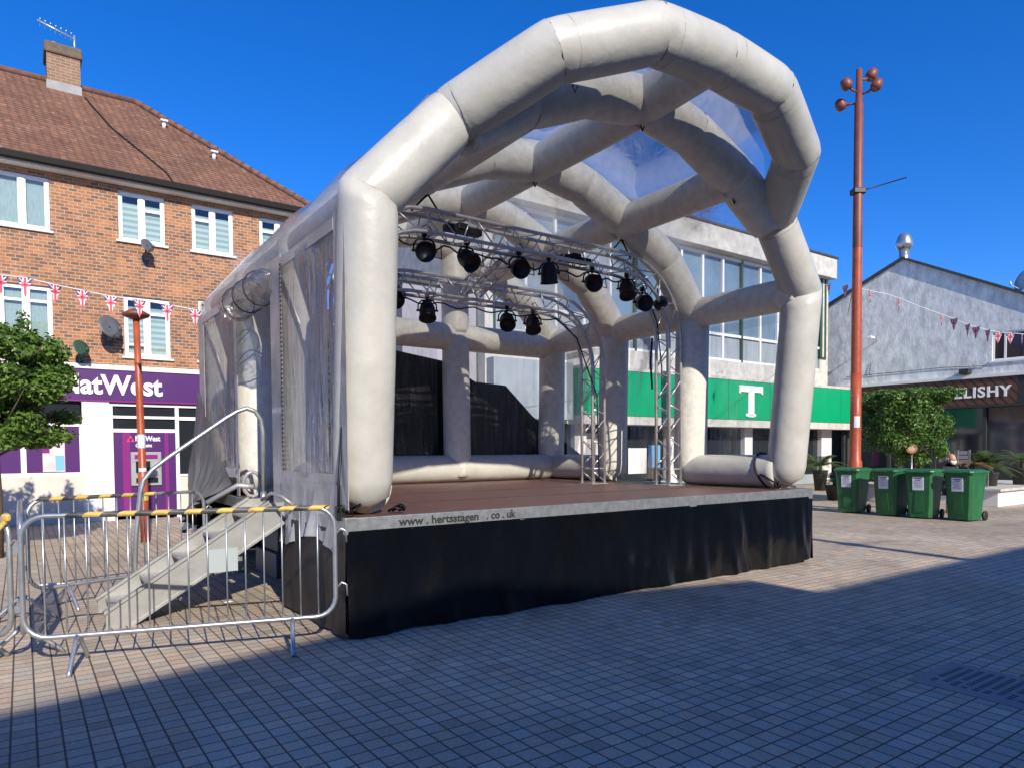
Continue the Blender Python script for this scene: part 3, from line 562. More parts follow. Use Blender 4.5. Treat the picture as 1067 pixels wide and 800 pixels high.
mb = MB(MS); mb.box((9.3, T1 + .4, .01), (30.5, T1 + 2, 2.4)); build(mb, 'shop_interior', M_dark, tb)
mb = MB(MS); mb.box((9.3, T1 + .1, .4), (27.2, T1 + .12, 2.4)); build(mb, 'shop_glass', M_glass, tb)
mb = MB(MS); mb.box((9.3, T1 - .02, .01), (27.2, T1 + .2, .42)); build(mb, 'stall_riser', M_panel, tb)
for x0, x1, z0, z1, m in ((14.2, 15.0, .8, 1.9, M_blueposter), (15.2, 16.1, .7, 1.6, M_render), (16.2, 16.8, .9, 1.7, M_blueposter), (13.2, 13.9, 1.2, 2.1, M_render), (18.2, 19.2, .9, 1.6, M_paper), (24, 24.8, .7, 1.8, M_purple2)):
    mb = MB(MS); mb.box((x0, T1 + .07, z0), (x1, T1 + .09, z1)); build(mb, 'window_poster', m, tb)

# low building seen down the side street between the two
lb = sthing('far_building', 'distant brown brick building closing the street behind the stage', 'building', 6, 40)
mb = MB(MS); wall_holes(mb, -6, 20, 0, 5.6, 40, [(x, x + 1.4, 3.2, 4.6) for x in range(-5, 19, 3)], .15); mb.quad((-6, 48, 0), (-6, 48, 5.6), (20, 48, 5.6), (20, 48, 0)); mb.quad((-6, 40, 0), (-6, 40, 5.6), (-6, 48, 5.6), (-6, 48, 0)); mb.quad((20, 40, 0), (20, 48, 0), (20, 48, 5.6), (20, 40, 5.6)); build(mb, 'wall', M_brick2, lb)
mb = MB(MS); mb.prism([(-6.3, 39.7, 5.6), (-6.3, 48.3, 5.6), (-6.3, 44, 8.0)], (26.6, 0, 0)); build(mb, 'roof', M_slate, lb)
for x in range(-5, 19, 3):
    mb = MB(MS); mb.box((x, 40.1, 3.2), (x + 1.4, 40.12, 4.6)); build(mb, 'window', M_glass, lb)

# ================================================================== GABLE BUILDING (right)
gb = thing('gable_building', 'grey rendered gable-ended building with a dark restaurant front', 'building', MG @ Vector((0, 0, 0)), -(pi / 2 - AL))
mb = MB(MG)
win = (.68, 3.0, 4.86, 5.95)
xs_top = lambda x: 9.47 + (x + 2.63) * .44 if x < -2.63 else 9.47 - (x + 2.63) * .525
def gquad(x0, x1, z0, z1=None):
    mb.add([(x0, 0, z0), (x1, 0, z0), (x1, 0, z1 if z1 else xs_top(x1)), (x0, 0, z1 if z1 else xs_top(x0))], [(0, 1, 2, 3)])
gquad(-10, -2.63, 4.2); gquad(-2.63, .68, 4.2); gquad(.68, 3.0, 4.2, 4.86); gquad(.68, 3.0, 5.95); gquad(3.0, 6.5, 4.2, None)
for a, b, c, d in (win,):
    mb.quad((a, 0, c), (b, 0, c), (b, .15, c), (a, .15, c)); mb.quad((a, 0, d), (a, .15, d), (b, .15, d), (b, 0, d)); mb.quad((a, 0, c), (a, .15, c), (a, .15, d), (a, 0, d)); mb.quad((b, 0, c), (b, 0, d), (b, .15, d), (b, .15, c))
mb.quad((-10, 0, 0), (-10, 0, xs_top(-10)), (-10, 12, xs_top(-10)), (-10, 12, 0)); mb.quad((6.5, 0, 0), (6.5, 12, 0), (6.5, 12, xs_top(6.5)), (6.5, 0, xs_top(6.5)))
build(mb, 'wall', M_wgrey, gb)
mb = MB(MG)
for (x0, x1) in ((-10.2, -2.63), (-2.63, 6.8)):
    z0, z1 = xs_top(x0), xs_top(x1); mb.hexa([(x0, -.12, z0 + .0), (x1, -.12, z1 + .0), (x1, 12, z1 + .0), (x0, 12, z0 + .0), (x0, -.12, z0 + .12), (x1, -.12, z1 + .12), (x1, 12, z1 + .12), (x0, 12, z0 + .12)])
build(mb, 'roof', M_slate, gb)
mb = MB(MG)
a, b, c, d = win
mb.box((a, .04, c), (a + .07, .1, d)); mb.box((b - .07, .04, c), (b, .1, d)); mb.box((a + .07, .04, c), (b - .07, .1, c + .07)); mb.box((a + .07, .04, d - .07), (b - .07, .1, d))
for x in (1.1, 1.75, 2.4): mb.box((x - .035, .035, c + .07), (x + .035, .095, d - .07))
f = build(mb, 'window', M_white, gb); mb = MB(MG); mb.box((a + .05, .07, c + .05), (b - .05, .08, d - .05)); build(mb, 'pane', M_glass, f); mb = MB(MG); mb.box((a - .08, -.05, c - .07), (b + .08, .08, c - .003)); build(mb, 'sill', M_white, f)
mb = MB(MG); mb.box((-5.5, -.16, 4.24), (8, .0, 4.36)); build(mb, 'cornice', M_render, gb)
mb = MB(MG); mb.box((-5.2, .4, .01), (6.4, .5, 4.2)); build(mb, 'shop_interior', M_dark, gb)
mb = MB(MG); mb.box((-5.2, .12, .5), (6.4, .14, 3.1)); build(mb, 'shop_glass', M_glass, gb)
mb = MB(MG)
for x in (-5.2, -3.2, -1.4, .4, 2.2, 4.2, 6.3): mb.box((x, .0, 0), (x + .12, .2, 3.16))
mb.box((-5.2, .02, 0), (6.4, .18, .5)); build(mb, 'shop_frame', M_dark, gb)
sg = thing('shop_sign', 'restaurant sign of diagonal brown planks with white capital letters', 'sign', MG @ Vector((0, -.12, 3.16)), -(pi / 2 - AL))
mb = MB(MG); mb.box((-5.2, -.10, 3.20), (1.55, .0, 4.22)); build(mb, 'board', M_plank, sg)
mb = MB(MG); mb.box((1.55, -.10, 3.20), (8, .0, 4.22)); mb.box((-5.2, -.12, 3.10), (8, .0, 3.195)); build(mb, 'board_edge', M_dark, sg)
mb = MB(MG); text_to(mb, 'ELISHY', .56, TM(-.55, -.115, 3.50), .02, .014, width=1.93, spacing=1.12); build(mb, 'sign_letters', M_white2, sg)
mb = MB(MG); mb.tube([(-6.0, -.06, 7.7), (-6.0, -.06, 4.4)], .05, 8); build(mb, 'downpipe', M_panel, gb)
mb = MB(MG); mb.tube([(-5.0, -.03, 4.75), (-1.0, -.03, 4.78), (.5, -.03, 4.70)], .012, 5); mb.tube([(-3.9, -.03, 5.3), (-4.0, -.03, 4.75)], .012, 5); build(mb, 'wall_cable', M_dark, gb)
# flue, lamp, dish on gable
fl = thing('flue_pipe', 'stainless steel flue pipe with cowl on the gable ridge', 'flue', MG @ Vector((-2.85, .6, 9.3)), 0)
mb = MB(MG @ Matrix.Translation((-2.85, .6, 0))); mb.lathe([(.20, 9.0), (.20, 10.1)], None, 18); build(mb, 'pipe', M_flue, fl)
mb = MB(MG @ Matrix.Translation((-2.85, .6, 0))); mb.lathe([(.20, 10.02), (.34, 10.18), (.35, 10.30), (.26, 10.58), (.18, 10.70), (.02, 10.76)], None, 18); build(mb, 'cowl', M_flue, fl)
sl = thing('security_light', 'small white security lamp sticking out from the grey gable wall', 'wall light', MG @ Vector((-3.67, 0, 6.2)), -(pi / 2 - AL))
mb = MB(MG); mb.tube([(-3.67, 0, 6.2), (-3.67, -.45, 6.28)], .02, 6); build(mb, 'arm', M_steel, sl)
mb = MB(MG); mb.box((-3.77, -.75, 6.24), (-3.57, -.42, 6.34), .02); build(mb, 'lamp_head', M_white, sl)
dish(1.5, 1.2, 7.9, .45, 'white satellite dish on the slope of the right-hand roof', M_render, MG, .3, -.6, -(pi / 2 - AL))
mb = MB(MG); mb.box((-.35, -.35, 4.42), (.0, -.0, 4.62), .02); single(mb, 'floodlight', M_dark, 'black box floodlight above the plank shop sign', 'wall light', MG @ Vector((-.2, 0, 4.5)), -(pi / 2 - AL))

# ================================================================== BUILDINGS BEHIND THE CAMERA (they cast the foreground shade)
def back_building(name, label, s0, s1, outline, yb, depth):
    r = sthing(name, label, 'building', (s0 + s1) / 2, yb)
    mb = MB(MS); pts = [(s0, yb, 0), (s1, yb, 0)] + [(x, yb, z) for x, z in outline]
    mb.prism(pts, (0, -depth, 0)); build(mb, 'wall', M_brick2, r)
    x = s0 + 1
    while x < s1 - 2:
        for z in (3.4, 5.2):
            mb = MB(MS); mb.box((x, yb - .02, z), (x + 1.1, yb + .04, z + 1.4)); f = build(mb, 'window', M_white, r)
            mb = MB(MS); mb.box((x + .07, yb + .03, z + .07), (x + 1.03, yb + .05, z + 1.33)); build(mb, 'pane', M_glass, f)
        x += 2.4
    mb = MB(MS); mb.box((s0 + .3, yb - .02, .3), (s1 - .3, yb + .03, 2.6)); build(mb, 'shop_glass', M_glass, r)
back_building('gabled_building', 'brick building with low gable across the square behind the viewer', -14, 2.62, [(2.62, 8.12), (-1.0, 8.67), (-14, 6.72)], -14, 9)
back_building('terrace_building', 'long flat-topped brick building across the square behind the viewer', 2.64, 50, [(50, 7.63), (2.64, 7.63)], -14, 9)

# ================================================================== STAGE PLATFORM
ZD = .98; SW = 6.66; DT = 5.9
st = sthing('stage_platform', 'raised stage platform with brown deck, galvanised edge and black skirt', 'stage', SW / 2, 0)
mb = MB(MS); mb.box((.04, .04, ZD - .07), (SW - .04, DT, ZD)); build(mb, 'deck', M_deck, st)
mb = MB(MS); mb.box((.0, -.0, ZD - .115), (SW, .04, ZD + .006), .004); tr_ = build(mb, 'front_trim', M_galv, st)
boxes('side_trim', M_galv, st, [((.0, .04, ZD - .115), (.04, DT, ZD + .006)), ((SW - .04, .04, ZD - .115), (SW, DT, ZD + .006))])
boxes('corner_bracket', M_galv, st, [((-.006, -.006, ZD - .13), (.10, .05, ZD + .01)), ((SW - .1, -.006, ZD - .13), (SW + .006, .05, ZD + .01))], None, .006)
mb = MB(MS); text_to(mb, 'www . hertsstagen', .098, TM(.47, -.003, ZD - .082), .001, .0026, width=.80); text_to(mb, '. co . uk', .098, TM(1.36, -.003, ZD - .080), .001, .0026, width=.33)
build(mb, 'trim_writing', M_ink, st)
boxes('deck_joint', M_cable, st, [((.2, 1.35, ZD - .02), (SW - .2, 1.362, ZD + .003)), ((.2, 2.7, ZD - .02), (SW - .2, 2.712, ZD + .003))])
def skirt(pts, z0f, zt, name, m, amp=.02, seed=0):                 # hanging cloth following a plan path
    P = [Vector((a, b, 0)) for a, b in pts]; L = [0]
    for i in range(1, len(P)): L.append(L[-1] + (P[i] - P[i - 1]).length)
    nx = int(L[-1] / .05); nz = 16; vs = []; fs = []
    for i in range(nx + 1):
        d = L[-1] * i / nx; k = max(j for j in range(len(L)) if L[j] <= d + 1e-9); k = min(k, len(P) - 2)
        u = (d - L[k]) / (L[k + 1] - L[k]); p = P[k].lerp(P[k + 1], u); dr = (P[k + 1] - P[k]).normalized(); nrm = Vector((dr.y, -dr.x, 0))
        z0 = z0f(d)
        for j in range(nz + 1):
            v = j / nz; z = zt + (z0 - zt) * v
            o = amp * (noise.noise(Vector((d * 2.3 + seed, z * .8, 0))) * 1.5 + noise.noise(Vector((d * 6 + seed, z * 2.0 + d, 3))) * .7) * (.15 + v) + .025 * v * v
            vs.append(p + nrm * (o + .006) + Vector((0, 0, z)))
    for i in range(nx):
        for j in range(nz): fs.append((i * (nz + 1) + j, (i + 1) * (nz + 1) + j, (i + 1) * (nz + 1) + j + 1, i * (nz + 1) + j + 1))
    mb = MB(MS); mb.add(vs, fs, True); return build(mb, name, m, st)
skirt([(.0, .0), (SW, .0)], lambda d: .012 + max(0, (d - 6.2)) * .12 + .02 * max(0, noise.noise(Vector((d * 1.7, 4, 0)))), ZD - .10, 'front_skirt', M_black, .05)
skirt([(.0, 1.55), (.0, .0)], lambda d: .02, ZD - .10, 'side_skirt', M_blackcloth, .035, 5)
skirt([(SW, .0), (SW, DT)], lambda d: .03, ZD - .10, 'side_skirt', M_black, .03, 9)
skirt([(SW, DT), (.0, DT)], lambda d: .02, ZD - .10, 'rear_skirt', M_black, .03, 12)
for (s, t) in [(a, b) for a in (.12, 2.3, 4.4, 6.5) for b in (.15, 2.0, 3.9, 5.7)]:
    mb = MB(MS); mb.box((s - .03, t - .03, 0), (s + .03, t + .03, ZD - .07)); mb.box((s - .08, t - .08, 0), (s + .08, t + .08, .012)); build(mb, 'leg', M_steel, st)
mb = MB(MS)
for t in (.15, 2.0, 3.9, 5.7): mb.box((.1, t - .03, ZD - .16), (SW - .1, t + .03, ZD - .075))
for s in (.12, 2.3, 4.4, 6.5): mb.tube([(s, .2, .15), (s, 1.95, .75)], .02, 6)
build(mb, 'subframe', M_steel, st)
# things lying under / beside the stage
mb = MB(MS); mb.box((.25, 1.5, .0), (.95, 2.2, .2), .05); mb.tube([(.2, 1.5, .21), (.6, 1.75, .32), (1.0, 2.1, .2)], .05, 8); single(mb, 'equipment_bag', M_cable, 'black equipment bag lying under the open side of the stage', 'bag', S(.6, 1.9, 0), YAW)
mb = MB(MS); mb.box((.4, 3.2, .30), (.9, 3.9, .62), .02); mb.box((.35, 3.1, 0), (.95, 4.0, .30), .01); single(mb, 'flight_case', mat('blue_crate', (.03, .08, .20), .5, col2=(.12, .10, .03), vscale=3), 'blue storage crate stacked under the stage behind the steps', 'crate', S(.6, 3.5, 0), YAW)
mb = MB(MS); mb.box((2.0, 3.0, 0), (3.4, 4.6, .5), .03); single(mb, 'transport_case', M_lamp, 'large black transport case pushed under the middle of the stage', 'case', S(2.7, 3.8, 0), YAW)

# ================================================================== INFLATABLE COVER
R = .252
inf = sthing('inflatable_cover', 'white inflatable arched stage canopy of air tubes with clear panels', 'inflatable canopy', 3.4, .1, ZD)
def sym(l, dz=0): return l + [(6.78 - s, t, z) for s, t, z in reversed(l)]
B = (1.05, .0, 4.43)
front = [(.28, .32, ZD + .02), (.27, .08, 3.62), (1.03, .0, 4.43), (1.62, -.69, 4.87), (2.53, -.97, 5.19), (3.39, -.97, 5.25)]
front = front + [(6.78 - s, t, z) for s, t, z in reversed(front[:-1])]
mb = MB(MS); mb.inflate(front, R, 32, True, True); fa = build(mb, 'front_arch', M_inf, inf)
mb = MB(MS)                                                         # welded seam bands at the bends
def band(p, a, b, r, w=.025):
    n = ((Vector(b) - Vector(p)).normalized() + (Vector(p) - Vector(a)).normalized()).normalized()
    mb.tube([Vector(p) - n * w, Vector(p) + n * w], r, 32, False)
for i in range(1, len(front) - 1):
    d = (Vector(front[i + 1]) - Vector(front[i])).normalized()
    c = Vector(front[i]) + d * .12
    if i not in (1, len(front) - 2): mb.tube([c, c + d * .012], R * 1.008, 32, False)
build(mb, 'seam', M_seam, fa)
ts = [0.0, 1.9, 3.65, 5.4]
def arch_pts(t, full=True):
    half = [(.95, t, 4.35), (1.83, t, 4.80), (2.6, t, 5.12), (3.39, t, 5.25)]
    if full: half = [(.33, t + .05, ZD + .02), (.32, t, 3.60)] + half
    return half + [(6.78 - s, tt, z) for s, tt, z in reversed(half[:-1])]
mb = MB(MS); ap = arch_pts(.02, False); ap[0] = (1.12, .02, 4.38); ap[-1] = (5.66, .02, 4.38); mb.inflate(ap, R * .98, 28); build(mb, 'inner_arch', M_inf_in, inf)
for t in ts[1:]:
    mb = MB(MS); mb.inflate(arch_pts(t), R, 28, True, True); build(mb, 'arch', M_inf_in, inf)
mb = MB(MS); mb.inflate([(3.39, -.9, 5.27), (3.39, .1, 5.22)], R * .9, 24); build(mb, 'purlin', M_inf_in, inf)
for t0, t1 in zip(ts[:-1], ts[1:]):
    for (s, z) in ((.34, 3.62), (1.83, 4.76), (3.39, 5.20), (4.95, 4.76), (6.44, 3.62)):
        mb = MB(MS); mb.inflate([(s, t0 + .05, z), (s, t1 - .02, z)], R * .86, 24, pinch=0); build(mb, 'purlin', M_inf_in, inf)
mb = MB(MS); mb.inflate([(.35, 5.4, 3.55), (6.43, 5.4, 3.55)], R * .92, 24, pinch=0); build(mb, 'rear_beam', M_inf_in, inf)
mb = MB(MS); mb.inflate([(.35, 5.35, ZD + .24), (6.43, 5.35, ZD + .24)], .235, 24, pinch=0); build(mb, 'base_tube', M_inf, inf)
for s in (.34, 6.44):
    for t0, t1 in ((.34, 1.95), (3.6, 5.4)):
        mb = MB(MS); mb.inflate([(s, t0, ZD + .235), (s, t1, ZD + .235)], .23, 24, pinch=0); build(mb, 'base_tube', M_inf, inf)
for s in (4.24,):
    mb = MB(MS); mb.inflate([(s, 5.35, ZD + .1), (s, 5.38, 3.6), (s + .0, 5.4, 5.0)], R * .95, 24); build(mb, 'rear_post', M_inf_in, inf)
# clear roof sheet over the arches
def sheet(grid, name, m, parent):
    nr, nc = len(grid), len(grid[0]); mb = MB(MS)
    mb.add([p for r in grid for p in r], [(i * nc + j, i * nc + j + 1, (i + 1) * nc + j + 1, (i + 1) * nc + j) for i in range(nr - 1) for j in range(nc - 1)], True)
    return build(mb, name, m, parent)
def off_arch(t, o):
    pts = [Vector(p) for p in arch_pts(t)][1:-1]; out = []
    pts = [Vector((.32, t, 3.3))] + pts + [Vector((6.46, t, 3.3))]
    for i, p in enumerate(pts):
        a = (pts[i] - pts[i - 1]).normalized() if i else (pts[1] - pts[0]).normalized(); b = (pts[i + 1] - pts[i]).normalized() if i < len(pts) - 1 else a
        d = (a + b).normalized(); n = Vector((-d.z, 0, d.x)); out.append(p + n * o / max(.8, n.dot(Vector((-a.z, 0, a.x)))))
    return out
rows = []
for t, o in ((-.02, R + .012), (.95, R - .03), (1.9, R + .015), (2.8, R - .03), (3.65, R + .015), (4.5, R - .03), (5.66, R + .0)):
    rows.append(off_arch(t, o))
sheet(rows, 'roof_sheet', M_clear_roof, inf)
# grey/clear sides
def panel(a, b, z0, z1, name, m, bulge=.03, n=10, lean=0):
    a = Vector(a); b = Vector(b); g = []
    nrm = Vector((b.y - a.y, -(b.x - a.x))).normalized()
    for i in range(n + 1):
        u = i / n; p = a.lerp(b, u); row = []
        for j in range(n + 1):
            v = j / n; z = z0 + (z1 - z0) * v
            o = bulge * sin(pi * u) * noise.noise(Vector((p.x * 3, p.y * 3 + z * .6, z * .5))) * 2
            row.append(Vector((p.x + nrm.x * o, p.y + nrm.y * o, z)))
        g.append(row)
    return sheet(g, name, m, inf)
panel((.05, .22), (.05, 1.72), 1.30, 3.42, 'side_window', M_clear_side)
panel((.05, 3.55), (.05, 5.3), 1.32, 3.42, 'side_window', M_clear_side)
for t0, t1 in ((.2, 1.75), (2.1, 3.5), (3.85, 5.25)): panel((6.70, t0), (6.70, t1), ZD + .05 if t0 == 2.1 else ZD + .4, 3.42, 'side_window', M_clear)
for s0, s1 in ((.5, 2.0), (2.0, 4.0), (4.48, 6.25)): panel((s0, 5.62), (s1, 5.62), ZD + .42, 3.4, 'rear_window', M_clear)
panel((.5, 5.58), (6.25, 5.58), 3.7, 4.5, 'rear_window', M_clear)
# windows of the visor between front arch and inner arch
def visor(i, j):
    f_ = [Vector(front[k]) + Vector((0, 0, R * .55)) for k in (i, j)]
    g_ = [Vector((p.x, .02, 0)) for p in f_]
    def zin(x):
        x = x if x < 3.39 else 6.78 - x; pts = [(1.12, 4.38), (1.83, 4.80), (2.6, 5.12), (3.39, 5.25)]
        for (x0, z0), (x1, z1) in zip(pts[:-1], pts[1:]):
            if x <= x1: return z0 + (z1 - z0) * (x - x0) / (x1 - x0)
        return 5.25
    for p in g_: p.z = zin(p.x) + R * .8
    return f_, g_
gr = [[], []]
for k in range(2, len(front) - 2):
    p = Vector(front[k]) + Vector((0, 0, R * .75)); q = Vector((p.x, .02, 0)); x = p.x if p.x < 3.39 else 6.78 - p.x
    q.z = {2: 4.55, 3: 4.95, 4: 5.3, 5: 5.45}[min(k, len(front) - 1 - k)] + .05; gr[0].append(p); gr[1].append(q)
sheet(gr, 'visor_sheet', M_clear_roof, inf)
# grey frame strips, left side
mb = MB(MS)
def strip(p, q, w, axis='t', th=.006, o=.035):
    pass
for (t0, t1, z0, z1) in ((.02, .26, 1.05, 3.5), (1.70, 2.06, .95, 3.5), (3.46, 3.58, 1.0, 3.5), (5.28, 5.62, 1.0, 3.5), (.26, 1.70, 1.20, 1.34), (.26, 1.70, 3.36, 3.46), (3.58, 5.28, 1.22, 1.34), (3.58, 5.28, 3.36, 3.46)):
    boxes('side_border', M_greypvc, inf, [((.028 + .004 * (z1 - z0 > 1), t0, z0), (.040, t1, z1))])
mb = MB(MS)
for k in range(46): z = 1.35 + k * .045; mb.box((.018, 1.66, z), (.029, 1.69, z + .02))
build(mb, 'zip_teeth', M_cable, inf)
M_greyd = mat('dark_grey_pvc', (.15, .145, .14), .3, var=.4, vscale=3, bump=.8, bscale=5, streak=(1, 1, .3))
def drape(t0, t1, z1, z0, name, amp, s0=.0, flare=.12, sd=0, edge=None, mt=None):
    g_ = []
    for i in range(49):
        u = i / 48; t = t0 + (t1 - t0) * u; row = []
        for j in range(13):
            v = j / 12; zb = edge(u) if edge else z0; zt_ = z1 if not mt else 1.15 + (z1 - 1.15) * u ** 1.3; z = zt_ + (zb - zt_) * v
            row.append(Vector((s0 - flare * v ** 1.6 - amp * (noise.noise(Vector((t * 4 + sd + z * .5, z * .9, 1))) + .5 * noise.noise(Vector((t * 11 + sd, z * 2, 4)))) * (.1 + v) * v ** .5, t, z)))
        g_.append(row)
    return sheet(g_, name, mt or M_greypvc, inf)
drape(.18, 1.75, 1.25, .72, 'side_flap', .10, .02, .05, 0, lambda u: .66 + .10 * sin(u * 5) + .06 * u)
drape(3.75, 5.75, 2.5, .6, 'side_flap', .20, .02, .32, 7, lambda u: .95 - .6 * u, M_greyd)
# rolled-up door curtain
mb = MB(MS); pts = [(.0, 1.95 + k * .17, 3.26 + .03 * sin(k * 1.7)) for k in range(11)]
mb.tube(pts, [.08, .15, .17, .15, .18, .16, .17, .19, .16, .17, .10], 16); build(mb, 'rolled_curtain', M_clear_side, inf)
mb = MB(MS)
for t in (2.3, 2.75, 3.2): mb.tube([Vector((.0 + .18 * cos(a), t, 3.27 + .185 * sin(a))) for a in [k * pi / 8 for k in range(17)]], .008, 5)
build(mb, 'curtain_tie', M_cable, inf)
# straps and lashings at the feet
mb = MB(MS)
mb.tube([Vector((6.46 + .262 * cos(a), .56 + .10 * sin(a), ZD + .24 + .25 * sin(a))) for a in [k * 2 * pi / 24 for k in range(25)]], .018, 5)
mb.tube([(6.2, .5, ZD + .2), (6.22, .3, ZD + .10), (6.30, .02, ZD + .04)], .014, 5)
build(mb, 'black_strap', M_cable, inf)
mb = MB(MS)
for s, t in ((.62, .2), (.08, .12), (6.1, .15)):
    for k in range(4): mb.tube([(s, t, ZD + .03), (s + random.uniform(-.09, .09), t + random.uniform(-.05, .08), ZD + random.uniform(.05, .12)), (s + random.uniform(-.12, .12), t + .1, ZD + .02)], .012, 5)
mb.box((-.03, .10, ZD - .02), (.05, .16, ZD + .10), .01); build(mb, 'ratchet_lashing', M_lamp, inf)
mb = MB(MS)
for s in (.28,): mb.tube([(.04, .14, ZD + .75), (.01, .16, ZD + .3), (-.02, .1, ZD + .05)], .012, 5)
for (s, t, z) in ((1.83, -.72, 4.64), (4.3, -.85, 4.98), (5.4, -.5, 4.75), (3.39, .0, 4.98), (4.95, .0, 4.52), (3.39, 1.9, 4.98), (4.95, 1.9, 4.52)):
    mb.tube([(s - .03, t, z), (s, t, z - .05), (s + .03, t, z)], .008, 5)
build(mb, 'lashing_ring', M_lamp, inf)

# black sheet behind the back windows
g_ = []
top = [(.6, 3.5), (2.6, 3.42), (3.3, 3.30), (4.26, 3.18), (4.95, 2.84), (5.65, 2.80), (6.3, 2.22), (6.9, 1.86), (7.7, 1.36)]
for s, z in top:
    g_.append([Vector((s, 5.85 + .05 * noise.noise(Vector((s * 3, v, 0))), z * (1 - v / 8) + .25 * v / 8)) for v in range(9)])
nr, nc = len(g_), 9; mb = MB(MS); mb.add([p for r in g_ for p in r], [(i * nc + j, i * nc + j + 1, (i + 1) * nc + j + 1, (i + 1) * nc + j) for i in range(nr - 1) for j in range(nc - 1)], True)
single(mb, 'backdrop_sheet', M_black, 'black sheet with a sloping top hung behind the stage back windows', 'tarpaulin', S(3.5, 5.85, 0), YAW)

# ================================================================== TRUSSES
def truss_path(s0, s1, zt, rb, t):
    p = [(s0, ZD), (s0, zt - rb)]
    for k in range(1, 9): a = pi / 2 * k / 8; p.append((s0 + rb - rb * cos(a), zt - rb + rb * sin(a)))
    for k in range(0, 9): a = pi / 2 * (1 - k / 8); p.append((s1 - rb + rb * cos(a), zt - rb + rb * sin(a)))
    p.append((s1, ZD)); return p
def make_truss(s0, s1, zt, rb, t, label, w=.26):
    r = sthing('lighting_truss', label, 'truss', (s0 + s1) / 2, t, ZD, 'aluminium arch trusses on the stage')
    h = w / 2
    outer = truss_path(s0 - h, s1 + h, zt + h, rb + h, t); inner = truss_path(s0 + h, s1 - h, zt - h, rb - h, t)
    for path, nm_ in ((outer, 'chord'), (inner, 'chord')):
        for dt in (-h, h):
            mb = MB(MS); mb.tube([(a, t + dt, b) for a, b in path], .0245, 8); build(mb, 'chord', M_alu, r)
    def walk(path, step):
        P = [Vector((a, 0, b)) for a, b in path]; L = [0]
        for i in range(1, len(P)): L.append(L[-1] + (P[i] - P[i - 1]).length)
        return P, L
    Po, Lo = walk(outer, 0); Pi_, Li = walk(inner, 0); n = int(Lo[-1] / .27)
    def pos(P, L, u):
        d = L[-1] * u; k = max(j for j in range(len(L)) if L[j] <= d + 1e-9); k = min(k, len(P) - 2)
        return P[k].lerp(P[k + 1], (d - L[k]) / max(1e-6, L[k + 1] - L[k]))
    mb = MB(MS)
    for i in range(n):
        u0, u1 = (i + .15) / n, (i + .85) / n
        o0, o1, i0, i1 = pos(Po, Lo, u0), pos(Po, Lo, u1), pos(Pi_, Li, u0), pos(Pi_, Li, u1)
        A, Bp = (o0, i1) if i % 2 else (i0, o1)
        for dt in (-h, h): mb.tube([A + Vector((0, t + dt, 0)), Bp + Vector((0, t + dt, 0))], .009, 5)
        for q0, q1 in ((o0, o1), (i0, i1)):
            a, b = (-h, h) if i % 2 else (h, -h); mb.tube([q0 + Vector((0, t + a, 0)), q1 + Vector((0, t + b, 0))], .009, 5)
    build(mb, 'bracing', M_alu, r)
    for s in (s0, s1):
        mb = MB(MS)
        for z in (ZD + .25,):
            for a, b in ((-h, -h), (-h, h), (h, h), (h, -h)):
                pass
            c = [(s - h, t - h, z), (s + h, t - h, z), (s + h, t + h, z), (s - h, t + h, z), (s - h, t - h, z)]
            for k in range(4): mb.tube([c[k], c[k + 1]], .014, 6)
        mb.box((s - h - .04, t - h - .04, ZD + .001), (s + h + .04, t + h + .04, ZD + .012)); build(mb, 'base_plate', M_alu, r)
    return r
make_truss(.75, 6.02, 4.20, 1.05, 2.0, 'front aluminium lattice arch carrying the nearer row of lamps')
make_truss(1.2, 5.55, 3.80, .95, 3.2, 'rear aluminium lattice arch, lower and further back under the canopy')
br_ = sthing('link_truss', 'short aluminium truss joining the front and rear lighting arches', 'truss', 3.1, 2.6, 3.8)
A0, A1 = Vector((3.15, 2.14, 4.12)), Vector((3.15, 3.06, 3.82)); mb = MB(MS)
for dx, dz in ((-.13, .1), (.13, .1), (-.13, -.1), (.13, -.1)): mb.tube([A0 + Vector((dx, 0, dz)), A1 + Vector((dx, 0, dz))], .018, 8)
build(mb, 'chord', M_alu, br_); mb = MB(MS)
for k in range(6):
    a = A0.lerp(A1, k / 6); b = A0.lerp(A1, (k + 1) / 6); sg1 = 1 if k % 2 else -1
    for dx in (-.13, .13): mb.tube([a + Vector((dx, 0, .1 * sg1)), b + Vector((dx, 0, -.1 * sg1))], .009, 5)
    for dz in (-.1, .1): mb.tube([a + Vector((.13 * sg1, 0, dz)), b + Vector((-.13 * sg1, 0, dz))], .009, 5)
build(mb, 'bracing', M_alu, br_)
# ---- lamps
def make_lamp():
    r = thing('stage_lamp', '', 'stage light', (0, 0, 0), 0, 'black stage lamps hanging from the trusses')
    mb = MB(); mb.tube([(0, 0, 0), (0, 0, -.08)], .015, 8); mb.box((-.03, -.03, -.03), (.03, .03, .03), .006); build(mb, 'clamp', M_lamp, r)
    mb = MB(); mb.tube([(-.128, 0, -.20), (-.124, 0, -.12), (-.08, 0, -.065), (0, 0, -.055), (.08, 0, -.065), (.124, 0, -.12), (.128, 0, -.20)], .011, 6); build(mb, 'yoke', M_lamp, r)
    mb = MB(); mb.lathe([(.02, .15), (.06, .145), (.09, .09), (.11, .02), (.112, -.10), (.122, -.11), (.122, -.13), (.108, -.13), (.104, -.09), (.0, -.08)], Matrix.Translation((0, 0, -.20)), 22, False)
    mb.tube([(-.15, 0, -.20), (.15, 0, -.20)], .014, 8); c = build(mb, 'lamp_can', M_lamp, r)
    mb = MB(); mb.tube([(.02, .06, -.05), (.12, .10, .05), (.05, .08, .14), (-.02, .05, .1)], .006, 5); build(mb, 'lead', M_cable, r)
    return r
lamp0 = make_lamp()
